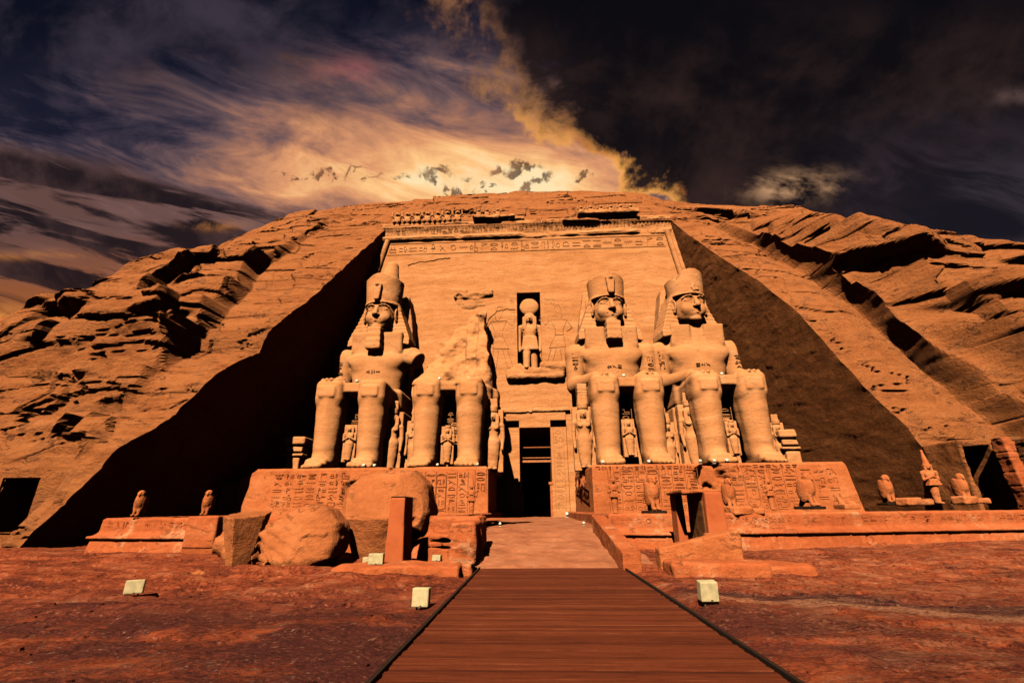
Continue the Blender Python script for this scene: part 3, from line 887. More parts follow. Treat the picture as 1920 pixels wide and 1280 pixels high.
# worn stone steps up to the door, and the paved passage
def steps():
    sx = np.linspace(-2.6, 3.4, 70); sy = np.concatenate([np.linspace(14.30, 22, 190), np.linspace(22.2, 46.5, 90)])
    X, Y = np.meshgrid(sx, sy, indexing='ij')
    t = np.clip((Y - 14.42) / (21.8 - 14.42), 0, 1) * 7
    n = fbm(X / 0.8, Y / 0.6, 0 * X, 3, 131)
    fr = t + 0.30 * n
    st = 0.45 * (np.floor(fr) + sst(fr - np.floor(fr), 0.0, 0.5)) + 0.55 * fr
    Z = 0.09 + 0.79 * np.clip(st, 0, 7) / 7 + 0.045 * n + 0.02 * fbm(X / .25, Y / .2, 0 * X, 2, 133) + 0.015 * (Y > 22) * (Y - 22) / 3
    Z = np.where(Y < 14.4, -0.1, Z)
    o = obj('steps', mesh_from('steps', np.stack([X, Y, Z], -1).reshape(-1, 3), grid_faces(*X.shape), M['ramp']))
    tag(o, 'low worn stone steps rising from the end of the boardwalk to the dark doorway', 'steps')
steps()

# ================================================================== CARVED SIGNS
def arc(cx, cy, rx, ry, a0, a1, n=9):
    return [(cx + rx * math.cos(R(a0 + (a1 - a0) * i / (n - 1))), cy + ry * math.sin(R(a0 + (a1 - a0) * i / (n - 1)))) for i in range(n)]
GL = [
    [[(.35, 0), (.35, .95), (.65, .8), (.7, .6), (.35, .45)]],                                            # reed
    [[(0, .5), (.12, .62), (.25, .4), (.38, .62), (.5, .4), (.62, .62), (.75, .4), (.88, .62), (1, .45)]],  # water
    [arc(.5, .5, .32, .32, 0, 360, 12)],                                                                  # sun
    [[(0, .12), (.25, .15), (.38, .42), (.2, .62), (.3, .86), (.52, .92), (.58, .72), (.8, .5), (1, .2)], [(.45, .3), (.42, 0), (.6, 0)]],   # bird
    [arc(.5, .75, .2, .24, -90, 270, 9), [(.5, .5), (.5, 0)], [(.2, .45), (.8, .45)]],                    # loop and cross
    [[(.1, .1), (.1, .85), (.9, .85), (.9, .1), (.55, .1)]],                                              # house
    [arc(.5, .35, .48, .3, 0, 180, 9) + [(.02, .35)], arc(.5, .35, .48, .22, 180, 360, 9)],               # mouth
    [[(.2, .1), (.2, .9)], [(.5, .1), (.5, .9)], [(.8, .1), (.8, .9)]],                                   # three strokes
    [[(.1, .25)] + arc(.5, .25, .4, .5, 180, 0, 8) + [(.1, .25)]],                                        # loaf
    [[(.15, 0), (.85, 0), (.75, .35), (.45, .35), (.42, .65), (.7, .62)], arc(.45, .82, .16, .16, 0, 360, 8)],  # seated man
    [arc(.5, .5, .3, .5, -90, 90, 8), [(.5, 0), (.5, 1)]],                                                # feather
    [[(0, .3), (.2, .55), (.4, .3), (.6, .55), (.8, .35), (.9, .7), (1, .6)]],                            # serpent
    [[(.1, 0), (.1, 1), (.4, 1), (.4, .4), (.95, .4), (.95, 0), (.1, 0)]],                                # throne
    [[(.25, 0), (.25, 1), (.9, .85), (.25, .65)]],                                                        # flag
    [[(.05, .6)] + arc(.5, .6, .45, .5, 180, 360, 8) + [(.05, .6)]],                                      # basket
    [[(0, .25), (1, .25)], [(0, .6), (1, .6)]],                                                           # two bars
    [[(0, .9), (.9, 0)], [(.1, .2), (.5, .6)]],                                                           # sceptre
    [[(.1, .15), (.9, .15), (.9, .5), (.1, .5), (.1, .15)], [(.3, .5), (.3, .85)], [(.7, .5), (.7, .85)]], # stool
]
def glyph(b, g, O, A, Bv, N, x, y, w, h, lw, rl):
    for pl in GL[g]:
        b.ribbon([O + A * (x + px * w) + Bv * (y + py * h) for px, py in pl], N, lw, rl)
def inscription(name, parent, O, A, Bv, W, H, cols=1, rows=1, lw=0.07, rl=0.045, lines=True, cart=(), seed=0, gap=0.12, mat=None, skip=0.0):
    rnd = random.Random(seed)
    O, A, Bv = (np.asarray(v, float) for v in (O, A, Bv))
    A = A / np.linalg.norm(A); Bv = Bv / np.linalg.norm(Bv)
    N = np.cross(A, Bv)
    b = MB()
    rl = min(rl, lw * 0.36) if rl < 0.09 else 0.035
    cw, rh = W / cols, H / rows
    if lines:
        if rows >= cols or cols > 1 and rows > 1:
            for i in range(cols + 1):
                b.ribbon([O + A * cw * i, O + A * cw * i + Bv * H], N, lw * 0.7, rl * 0.8)
        else:
            b.ribbon([O, O + A * W], N, lw * .8, rl); b.ribbon([O + Bv * H, O + A * W + Bv * H], N, lw * .8, rl)
    for i in range(cols):
        if i in cart and rows > 2:
            x0, x1, y0, y1 = i * cw + cw * .06, (i + 1) * cw - cw * .06, rh * 0.4, H - rh * .3
            loop = arc((x0 + x1) / 2, y1 - cw * .35, (x1 - x0) / 2, cw * .35, 0, 180, 8) + arc((x0 + x1) / 2, y0 + cw * .35, (x1 - x0) / 2, cw * .35, 180, 360, 8)
            loop.append(loop[0])
            b.ribbon([O + A * p + Bv * q for p, q in loop], N, lw, rl)
        for j in range(rows):
            if rnd.random() < skip: continue
            g = rnd.randrange(len(GL))
            x, y = i * cw, j * rh
            mode = rnd.random()
            if mode < 0.45 or cw < 0.5 * rh:
                glyph(b, g, O, A, Bv, N, x + cw * gap, y + rh * gap, cw * (1 - 2 * gap), rh * (1 - 2 * gap), lw, rl)
            elif mode < 0.75:
                glyph(b, g, O, A, Bv, N, x + cw * gap, y + rh * gap, cw * .36, rh * .76, lw, rl)
                glyph(b, rnd.randrange(len(GL)), O, A, Bv, N, x + cw * .54, y + rh * gap, cw * .36, rh * .76, lw, rl)
            else:
                glyph(b, rnd.choice([1, 6, 8, 11, 15, 14]), O, A, Bv, N, x + cw * gap, y + rh * .52, cw * .76, rh * .40, lw, rl)
                glyph(b, rnd.choice([1, 6, 8, 11, 15, 2]), O, A, Bv, N, x + cw * gap, y + rh * .06, cw * .76, rh * .40, lw, rl)
    return obj(name, b.mesh(name, mat or M['facade']), parent)

X1, Y1, Z1 = np.array([1., 0, 0]), np.array([0, 1., 0]), np.array([0, 0, 1.])

# ================================================================== TEMPLE FRONT
front = thing('temple_facade', 'tall smooth orange sandstone temple front with niche and dark doorway behind the colossi', 'temple front', (0, FY, 0))
DX0, DX1, DZ1 = -1.42, 1.66, 9.3
NX0, NX1, NZ0, NZ1 = -1.50, 1.08, 15.2, 24.25
def facade_wall():
    zs = np.unique(np.concatenate([np.linspace(0, DZ1, 60), np.linspace(DZ1, NZ0, 40), np.linspace(NZ0, NZ1, 56), np.linspace(NZ1, 33.8, 62)]))
    mids = [NX0, DX0, NX1, DX1]
    L = np.linspace(0, 1, 110); Mx = np.unique(np.concatenate([[NX0, DX0], np.linspace(DX0, NX1, 18), np.linspace(NX1, DX1, 5)]))
    V = []
    for z in zs:
        a, c = lipxL(z) - 0.6, facxR(z) + 0.6
        V.append(np.concatenate([a + (NX0 - a) * L[:-1], Mx, DX1 + (c - DX1) * L[1:]]))
    X = np.array(V).T
    Z = np.broadcast_to(zs[None, :], X.shape)
    n = fbm(X / 7, Z / 0.9, 0 * X, 4, 141) + 0.4 * fbm(X / 1.5, Z / 0.4, 0 * X, 3, 145)
    Yd = 0.055 * n
    # the torn rock where the second colossus has lost its body, and the broken patch above it
    Yd = Yd - 0.0
    open_ = ((X[:-1, :-1] + X[1:, 1:]) / 2, (Z[:-1, :-1] + Z[1:, 1:]) / 2)
    hole = ((open_[0] > DX0) & (open_[0] < DX1) & (open_[1] < DZ1)) | ((open_[0] > NX0) & (open_[0] < NX1) & (open_[1] > NZ0) & (open_[1] < NZ1))
    F = grid_faces(*X.shape)[~hole.ravel()]
    obj('wall', mesh_from('facade_wall', np.stack([X, Yd, Z], -1).reshape(-1, 3), F, M['facade']), front)
facade_wall()
b = MB()
def room(b, x0, x1, y0, y1, z0, z1):
    b.V += [(x0, y0, z0), (x1, y0, z0), (x1, y1, z0), (x0, y1, z0), (x0, y0, z1), (x1, y0, z1), (x1, y1, z1), (x0, y1, z1)]
    n = len(b.V) - 8
    b.F += [(n, n + 1, n + 2, n + 3), (n + 4, n + 7, n + 6, n + 5), (n + 3, n + 2, n + 6, n + 7), (n, n + 3, n + 7, n + 4), (n + 1, n + 5, n + 6, n + 2)]
room(b, NX0, NX1, 0, 2.4, NZ0, NZ1)
obj('niche', b.mesh('niche', M['facade']), front)
door = MB(); room(door, DX0, DX1, 0, 16, 0.9, DZ1)
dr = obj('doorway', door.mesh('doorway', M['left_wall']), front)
b = MB(); b.box((DX0, 0.9, 6.05), (DX1, 1.15, 6.25)); b.box((DX0, 0.95, 6.45), (DX1, 1.15, 6.53))
obj('beam', b.mesh('beam', M['wood']), dr)
b = MB(); b.box((DX0, 1.3, 7.5), (DX1, 1.45, 7.6))
obj('beam', b.mesh('beam_high', M['left_wall']), dr)
b = MB(); b.box((DX0 + .02, -0.25, 0.9), (DX0 + 0.30, 0.45, 3.35), (.02, 0))
obj('post', b.mesh('door_post', M['pedestal']), dr)
b = MB(); b.box((DX1 - 0.22, -0.2, 0.9), (DX1 + 0.06, 0.5, 3.9)); b.box((DX1 - 0.34, -0.28, 3.9), (DX1 + 0.1, 0.5, 4.12))
obj('post', b.mesh('door_post_stepped', M['pedestal']), dr)
# frame round the door
b = MB()
b.box((DX1, -0.22, 0.7), (DX1 + 1.55, -0.06, 10.0)); b.box((DX0 - 1.3, -0.22, 0.7), (DX0, -0.06, 10.0)); b.box((DX0 - 1.3, -0.22, DZ1), (DX1 + 1.55, -0.05, 10.75))
obj('door_frame', b.mesh('door_frame', M['facade']), front)
def rockbit(name, lo, hi, h, build, mat, parent=None, amp=0.12, fr=1.2, seed=0):
    g = G(lo, hi, h)
    build(g)
    g.noise(amp, fr, 4, seed)
    return obj(name, g.mesh(name, mat, False), parent)
def lintel(g):
    g.add(box(g, (-1.7, 0, 11.0), (1.6, .42, .22), .08)); g.add(box(g, (.9, 0, 11.05), (1.5, .30, .16), .08)); g.add(box(g, (2.9, 0, 11.08), (.8, .40, .2), .08))
rockbit('door_ledge', (-3.6, -.8, 10.4), (4, .4, 11.6), .07, lintel, M['facade'], front, .10, 1.5, 3)
def nledge(g):
    g.add(box(g, (.3, .1, 14.75), (3.0, .75, .55), .3)); g.add(box(g, (2.6, -.1, 15.6), (1.8, .7, .35), .25, rot=('y', .05)), .3); g.add(box(g, (-1.6, .2, 15.2), (.8, .6, .6), .3, rot=('y', -.5)), .3)
    g.add(box(g, (.2, .5, 15.1), (1.2, 1.2, .3), .2), .2)
rockbit('niche_ledge', (-3, -1.2, 13.9), (4.6, 1.8, 16.4), .08, nledge, M['facade'], front, .22, .9, 5)

# torus moulding: along the top and down both sides
def tube(b, pts, r, n=10):
    base = len(b.V)
    P = [np.array(p, float) for p in pts]
    for i, p in enumerate(P):
        t = P[min(i + 1, len(P) - 1)] - P[max(i - 1, 0)]; t /= np.linalg.norm(t)
        u_ = np.cross(t, [0, 1, 0]); u_ /= np.linalg.norm(u_); w_ = np.cross(u_, t)
        for k in range(n):
            a = 2 * math.pi * k / n
            b.V.append(tuple(p + r * (math.cos(a) * u_ + math.sin(a) * w_)))
    for i in range(len(P) - 1):
        for k in range(n):
            a, c = base + i * n + k, base + i * n + (k + 1) % n
            b.F.append((a, c, c + n, a + n))
for x_of, nm in ((lambda z: lipxL(z) + 0.75, 'l'), (lambda z: facxR(z) - 0.75, 'r')):
    b = MB(); tube(b, [(x_of(z), -0.12, z) for z in np.linspace(1, 31.5, 30)], 0.30)
    obj('torus_moulding', b.mesh('torus_' + nm, M['facade'], True), front)
def cornice():
    xs = np.linspace(-17.3, 16.4, 420)
    prof = [(0.05, 31.30), (-0.30, 31.42), (-0.46, 31.66), (-0.30, 31.92), (-0.06, 32.0), (-0.08, 32.2), (-0.16, 32.6), (-0.36, 32.95), (-0.66, 33.2), (-0.74, 33.32), (-0.74, 33.55), (0.1, 33.62), (1.2, 33.62)]
    pt = np.array(prof)
    tt = np.linspace(0, len(prof) - 1, 60)
    py_ = np.interp(tt, range(len(prof)), pt[:, 0]); pz_ = np.interp(tt, range(len(prof)), pt[:, 1])
    X = np.broadcast_to(xs[:, None], (420, 60)).copy()
    Y = np.broadcast_to(py_[None], X.shape).copy(); Z = np.broadcast_to(pz_[None], X.shape).copy()
    ero = np.interp(xs, [-18, -8.8, -8.4, -7.9, -7.5, -1.2, -.4, .5, 2.5, 5, 6, 7, 12.4, 13, 17], [.9, .85, .25, .3, .9, .8, .15, .1, .3, .45, .15, .55, .6, .15, .25])[:, None]
    lower = sst(-Z, -32.1, -31.9)
    up_ero = np.interp(xs, [-18, -7.4, -6.6, -1.8, -1, 5.4, 6, 12.3, 12.8, 17], [.6, .55, .15, .15, .4, .4, .1, .1, .35, .3])[:, None]
    upper = sst(Z, 33.0, 33.2)
    n = fbm(X / 1.2, Z / 0.5, 0 * X, 4, 151)
    e = 1 - (1 - ero) * lower - (1 - up_ero) * upper
    Y = np.where(Y < 0, Y * e, Y) + 0.22 * n * (1.15 - e) + 0.06 * n
    rib = 0.05 * np.clip(np.sin(X * 2 * math.pi / 0.42), -.3, 1) * sst(Z, 32.1, 32.3) * (1 - sst(Z, 33.0, 33.2))
    Y = Y - rib
    obj('cornice', mesh_from('cornice', np.stack([X, Y, Z], -1).reshape(-1, 3), grid_faces(*X.shape), M['facade']), front)
cornice()
def ov1(g):
    g.add(box(g, (-5.0, .1, 33.95), (1.6, .95, .22), .15, rot=('y', .05))); g.add(box(g, (-3.0, .2, 34.1), (1.4, .85, .2), .15, rot=('y', -.04)), .1); g.add(box(g, (-1.5, .35, 33.9), (1.0, .7, .2), .15), .1)
rockbit('frieze_rock', (-7.2, -1.5, 33.4), (0, 1.3, 34.7), .08, ov1, M['facade'], front, .28, 1.1, 7)
def ov2(g):
    g.add(box(g, (9.2, 0, 33.9), (3.5, 1.1, .27), .12))
rockbit('frieze_rock', (5.2, -1.5, 33.2), (13.2, 1.3, 34.6), .08, ov2, M['facade'], front, .26, 1.1, 8)
# broken ledge over the second colossus
def bl(g):
    g.add(box(g, (-7.7, .1, 24.2), (.75, .55, .5), .2, rot=('y', .1))); g.add(box(g, (-5.6, .1, 24.15), (1.5, .5, .42), .25, rot=('y', -.12)), .15); g.add(ell(g, (-6.6, .1, 23.3), (1.9, .25, .9)), .3)
    g.cut(ell(g, (-5.8, -.75, 23.75), (1.5, .55, .4)), .1); g.cut(ell(g, (-7.9, -.75, 23.8), (.6, .55, .35)), .1)
rockbit('broken_patch', (-9, -.9, 22.2), (-3.6, .7, 25.2), .06, bl, M['facade'], front, .14, 1.4, 9)
# fissures: raised ridges added for the dark shadow line they cast
for pl in ([(-14.0, 28.15), (-12.6, 28.55), (-11.9, 28.5), (-10.3, 28.85), (-9.1, 28.95)], [(-5.0, 19.7), (-4.6, 21.2), (-3.6, 22.1), (-2.6, 22.25), (-1.7, 22.2)]):
    pts = []
    for (p, q), (r_, s_) in zip(pl[:-1], pl[1:]):
        for t in np.linspace(0, 1, 7)[:-1]:
            pts.append((p + (r_ - p) * t, -0.02, q + (s_ - q) * t + random.uniform(-.05, .05)))
    pts.append((pl[-1][0], -0.02, pl[-1][1]))
    b = MB(); b.ribbon(pts, (0, -1, 0), 0.13, 0.08)
    obj('fissure_ridge', b.mesh('fissure_ridge', M['facade']), front)
inscription('frieze_inscription', front, (-16.5, -0.07, 29.55), X1, Z1, 32.0, 1.45, cols=27, rows=1, lw=.045, rl=.014, seed=3)
inscription('door_inscription', front, (DX1 + .28, -0.23, 1.6), X1, Z1, .95, 7.6, cols=1, rows=10, lw=.07, rl=.045, seed=4)
inscription('frieze_inscription', front, (-15.8, -0.25, 32.25), X1, Z1, 30.5, .7, cols=44, rows=1, lw=.035, rl=.012, seed=5, lines=False)
# two kings in sunk relief either side of the niche
def king(sx, cx, zb, s):
    b = MB()
    pls = [[(-.35, 7.6), (-.1, 8.3), (.35, 8.2), (.5, 7.6), (.35, 7.0), (.1, 6.6)], [(-.35, 7.6), (-.45, 6.7), (-.15, 6.4)], [(-1.0, 6.3), (1.0, 6.3), (.45, 4.9), (.5, 4.3)], [(-1.0, 6.3), (-.45, 4.9), (-.5, 4.3)], [(-.5, 4.3), (.5, 4.3), (1.3, 2.6), (-.7, 2.7), (-.5, 4.3)], [(1.0, 6.3), (1.7, 5.6), (2.2, 6.6)], [(-1.0, 6.2), (-1.6, 5.2), (-.9, 4.7)], [(-.55, 2.7), (-.9, .2), (-.3, .1), (0, 2.4)], [(.5, 2.5), (1.1, .2), (1.8, .1), (1.1, 2.5)], [(1.9, 7.2), (2.3, 6.7), (1.9, 6.3)]]
    for pl in pls:
        b.ribbon([(cx + sx * p * s, -0.02, zb + q * s) for p, q in pl], (0, -1, 0), 0.10, 0.035)
    obj('relief_figure', b.mesh('relief_figure', M['facade']), front)
king(1, -3.5, 15.4, .87); king(-1, 3.0, 15.4, .87)
inscription('relief_inscription', front, (-2.3, -0.02, 19.5), X1, Z1, .6, 4.0, cols=1, rows=6, lw=.06, rl=.04, seed=11, lines=False)
inscription('relief_inscription', front, (1.4, -0.02, 20.5), X1, Z1, 1.3, 3.2, cols=2, rows=5, lw=.06, rl=.04, seed=12, lines=False)

# baboons along the top
def baboon():
    g = G((-.6, -.6, 0), (.6, .5, 1.5), .04)
    ax = np.abs(g.x)
    g.add(ell(g, (0, 0, .5), (.34, .32, .52))); g.add(ell(g, (0, -.08, 1.08), (.26, .28, .26)), .08); g.add(ell(g, (0, -.32, 1.02), (.13, .16, .12)), .05)
    g.add(cone(g, (.28, -.1, .75), (.48, -.25, .85), .1, .09, ax), .05); g.add(cone(g, (.48, -.25, .85), (.45, -.3, 1.25), .09, .08, ax), .04)
    g.add(ell(g, (.27, -.22, .2), (.16, .3, .22), ax), .05)
    g.noise(.03, 4, 2, 3)
    return g.mesh('baboon', M['facade'])
bm_ = baboon()
for i, x_ in enumerate(list(np.linspace(-15.6, -8.4, 7)) + [-5.9, -4.9, -3.6] + list(np.linspace(6.2, 12.0, 6))):
    z_ = 33.55 if x_ < -7 else (34.15 if x_ < 0 else 34.05)
    o = obj('baboon', bm_, front, (x_, -0.15, z_), random.uniform(-.1, .1), 1.2 if x_ < -7 else .85)

# ================================================================== PEDESTALS AND TERRACES
def sweep(path, prof, step=0.16, pstep=0.07, amp=0.03, fr=1.3, seed=0, joints=0.0, dents=()):
    """vertical profile (outward, z) carried along a ground path; outward is to the right of travel"""
    P = np.array(path, float)
    seg = np.linalg.norm(np.diff(P, axis=0), axis=1)
    nrm = np.stack([np.diff(P, axis=0)[:, 1] / seg, -np.diff(P, axis=0)[:, 0] / seg], 1)
    vn = [nrm[0]]
    for i in range(len(seg) - 1):
        m_ = nrm[i] + nrm[i + 1]
        vn.append(m_ / max(0.3, (m_ @ nrm[i])))
    vn.append(nrm[-1])
    pts, nn = [], []
    for i in range(len(seg)):
        k = max(2, int(seg[i] / step))
        for t in np.linspace(0, 1, k + 1)[(0 if i == 0 else 1):]:
            pts.append(P[i] + (P[i + 1] - P[i]) * t); nn.append(vn[i] + (vn[i + 1] - vn[i]) * t)
    pts, nn = np.array(pts), np.array(nn)
    Q = np.array(prof, float)
    ql = np.linalg.norm(np.diff(Q, axis=0), axis=1)
    pp = [Q[0]]
    for i in range(len(ql)):
        k = max(1, int(ql[i] / pstep)) if ql[i] < 3 else 8
        for t in np.linspace(0, 1, k + 1)[1:]:
            pp.append(Q[i] + (Q[i + 1] - Q[i]) * t)
    pp = np.array(pp)
    X = pts[:, 0:1] + nn[:, 0:1] * pp[None, :, 0]
    Y = pts[:, 1:2] + nn[:, 1:2] * pp[None, :, 0]
    Z = np.broadcast_to(pp[None, :, 1], X.shape).copy()
    n = fbm(X * fr, Y * fr, Z * fr * 1.3, 4, seed) + 0.6 * fbm(X * fr / 5, Y * fr / 5, Z * fr / 3, 2, seed + 5)
    on = nn / np.linalg.norm(nn, axis=1)[:, None]
    d = amp * n
    if joints:
        jx = X / 1.9 + 0.37 * np.floor(Z / 0.62) + 0.03 * n
        jf = np.abs(jx - np.round(jx)) * 1.9
        d = d - joints * (1 - sst(jf, 0.015, 0.06)) * (_hash(np.round(jx).astype(np.int32), np.floor(Z / .62).astype(np.int32), np.zeros_like(jx, np.int32), 5) > .35)
    for (cx, cy, cz, r_, dep) in dents:
        q = np.sqrt((X - cx) ** 2 + (Y - cy) ** 2 + ((Z - cz) * 1.0) ** 2) / r_ + 0.35 * n
        d = d - dep * (1 - sst(q, 0.6, 1.0))
    X = X + on[:, 0:1] * d; Y = Y + on[:, 1:2] * d; Z = Z + 0.5 * amp * n
    return np.stack([X, Y, Z], -1).reshape(-1, 3), grid_faces(*X.shape)

PZ = 4.66
def pedestal(label, path, dents, seed):
    t = thing('statue_pedestal', label, 'pedestal', (0, 0, 0))
    prof = [(0.06, 0.9), (0.02, 1.5), (0.0, 3.0), (-0.01, PZ - 0.14), (-0.18, PZ), (-5, PZ), (-10.5, PZ)]
    V, Fq = sweep(path, prof, amp=0.028, seed=seed, dents=dents, step=0.08)
    obj('base', mesh_from('pedestal_base', V, Fq, M['pedestal']), t)
    return t
pr = pedestal('long carved pedestal with columns of signs under the two complete colossi', [(3.75, 45), (4.1, 34.0), (22.35, 34.0), (22.6, 45)], [(12.5, 33.8, 3.9, 1.3, 0.9), (12.3, 33.8, 2.6, .8, .4), (22.3, 34, 4.7, .6, .3)], 201)
pl_ = pedestal('worn carved pedestal behind the fallen blocks under the cracked colossus pair', [(-22.0, 45), (-21.7, 34.0), (-3.35, 34.0), (-3.6, 45)], [(-21.6, 34, 4.8, 1.0, .7), (-9.6, 34, 4.3, 1.2, .7), (-13, 34, 2.6, 1.2, .3)], 207)
b = MB(); b.box((-23.3, 34.4, 0.9), (-21.6, 44, 3.72))
obj('step_block', b.mesh('step_block', M['pedestal']), pl_)
inscription('inscription', pr, (5.2, 33.965, 1.5), X1, Z1, 6.3, 2.85, cols=7, rows=6, lw=.058, rl=.02, cart=(3,), seed=21, mat=M['pedestal'])
inscription('inscription', pr, (13.7, 33.965, 1.5), X1, Z1, 4.6, 2.85, cols=5, rows=6, lw=.058, rl=.02, cart=(1,), seed=22, mat=M['pedestal'])
inscription('inscription', pr, (18.5, 33.965, 2.0), X1, Z1, 2.6, 2.3, cols=3, rows=4, lw=.058, rl=.02, seed=23, mat=M['pedestal'], lines=False)
inscription('inscription', pr, (4.3, 33.965, 4.28), X1, Z1, 6.9, .3, cols=15, rows=1, lw=.04, rl=.015, seed=24, mat=M['pedestal'], lines=False)
inscription('inscription', pr, (14.0, 33.965, 4.28), X1, Z1, 4.5, .3, cols=10, rows=1, lw=.04, rl=.015, seed=29, mat=M['pedestal'], lines=False)
inscription('inscription', pr, (3.70, 44.2, 3.2), -Y1, Z1, 9.6, 1.0, cols=12, rows=1, lw=.08, rl=.06, seed=25, mat=M['pedestal'])
inscription('inscription', pl_, (-19.2, 33.965, 1.9), X1, Z1, 5.8, 2.45, cols=7, rows=5, lw=.058, rl=.02, seed=26, mat=M['pedestal'], lines=False)
inscription('inscription', pl_, (-7.9, 33.955, 1.5), X1, Z1, 3.1, 2.8, cols=4, rows=6, lw=.058, rl=.02, cart=(1,), seed=27, mat=M['pedestal'])
inscription('inscription', pl_, (-4.3, 33.955, 2.8), X1, Z1, .8, 1.6, cols=1, rows=2, lw=.07, rl=.05, seed=28, mat=M['pedestal'])

def terrace(label, path, seed, ins, dents=()):
    t = thing('terrace_wall', label, 'wall')
    prof = [(0.14, -0.25), (0.10, 0.05), (0.0, 0.60), (0.02, 0.66), (0.10, 0.67), (0.14, 0.71), (0.12, 0.77), (-0.02, 0.80), (-0.10, 0.86), (-0.16, 0.93), (-0.17, 1.02), (-0.18, 1.40), (-0.26, 1.47), (-0.55, 1.47), (-0.62, 1.40), (-0.64, 1.16), (-14, 1.16)]
    V, Fq = sweep(path, prof, amp=0.045, fr=1.6, seed=seed, pstep=0.035, step=0.05, dents=dents, joints=0.05)
    obj('masonry', mesh_from('terrace_masonry', V, Fq, M['red']), t)
    for i, (O, A, W) in enumerate(ins):
        inscription('inscription', t, O, A, Z1, W, .30, cols=int(W / .36), rows=1, lw=.035, rl=.028, seed=seed + i, mat=M['red'], lines=False, skip=.15)
    return t
def along(p, q, off, z):
    p, q = np.array(p, float), np.array(q, float)
    t_ = (q - p) / np.linalg.norm(q - p); n_ = np.array([t_[1], -t_[0]])
    return np.array([*(p + n_ * off + t_ * .4), z]), np.array([*t_, 0.]), np.linalg.norm(q - p) - .8
rp = [(2.75, 45), (2.75, 19.6), (5.0, 19.25), (13, 20.5), (24.3, 22.6), (40, 25.6)]
terrace('long low red terrace wall with a carved parapet in front of the two complete colossi', rp, 221,
        [along(rp[1], rp[2], -.17, 1.06), along(rp[2], rp[3], -.17, 1.06), along(rp[3], rp[4], -.17, 1.06)])
lp = [(-22.4, 45), (-18.3, 19.5), (-11.6, 18.5), (-4.4, 17.6), (-3.3, 17.0), (-2.75, 45)]
terrace('broken red terrace wall with rounded parapet behind the fallen blocks', lp, 231, [along(lp[1], lp[2], -.17, 1.06)], [(-12.9, 18.6, 1.1, .7, .35), (-13.0, 18.6, .75, .5, .3), (-12, 18.5, .3, .5, .2)])

def block(name, lo, hi, h, build, mat, label, cat, amp=.04, fr=1.5, seed=0, group=None, sz=1.0):
    g = G(lo, hi, h)
    build(g)
    g.noise(amp, fr, 4, seed, sz)
    o = obj(name, g.mesh(name, mat, False))
    return tag(o, label, cat, group)
# balustrades of the steps
def bal_r(g):
    x = g.x; y = g.y; z = g.z
    top = 0.52 + (y - 13.9) * 0.135
    g.add(np.maximum(np.maximum(np.abs(x - 2.62 - 0.0 * y) - 0.26, np.maximum(13.95 - y, y - 20.6)), np.maximum(z - np.minimum(top, 1.42), -0.3 - z)) + 0 * x)
block('stone_balustrade', (2.1, 13.6, -.3), (3.2, 20.9, 1.7), .04, bal_r, M['red'], 'sloping red stone balustrade along the side of the steps near the open-fronted pylon', 'balustrade', .06, 1.6, 3)
def bal_l(g):
    g.add(box(g, (-2.22, 16.4, .55), (.42, 1.7, .78), .1)); g.add(box(g, (-2.7, 16.0, .4), (.55, 1.2, .6), .12), .08)
    g.add(cone(g, (-2.0, 15.2, -.1), (-2.0, 15.6, .9), .34, .30), .08)
    g.add(box(g, (-2.6, 16.9, 1.1), (.75, .9, .36), .08), .06); g.add(box(g, (-2.5, 19.5, .7), (.25, 2.6, .7), .08), .05)
    g.cut(box(g, (-3.0, 14.85, .62), (.45, .35, .035), .02)); g.cut(box(g, (-2.9, 14.85, .80), (.35, .35, .05), .02))
block('stone_balustrade', (-3.6, 14.2, -.3), (-1.4, 22.3, 1.75), .04, bal_l, M['red'], 'crumbling red stone balustrade block beside the steps and the tall red pillar', 'balustrade', .07, 1.5, 4)

# ================================================================== COLOSSI
def taper_box(g, c, hf, r, tz, ax=None):
    """box whose half width changes by tz per metre of height"""
    x = (g.x if ax is None else ax) - c[0]; y = g.y - c[1]; z = g.z - c[2]
    w_ = hf[0] + tz * z
    qx = np.abs(x) - (w_ - r); qy = np.abs(y) - (hf[1] - r); qz = np.abs(z) - (hf[2] - r)
    return np.sqrt(np.maximum(qx, 0) ** 2 + np.maximum(qy, 0) ** 2 + np.maximum(qz, 0) ** 2) + np.minimum(np.maximum(qx, np.maximum(qy, qz)), 0) - r

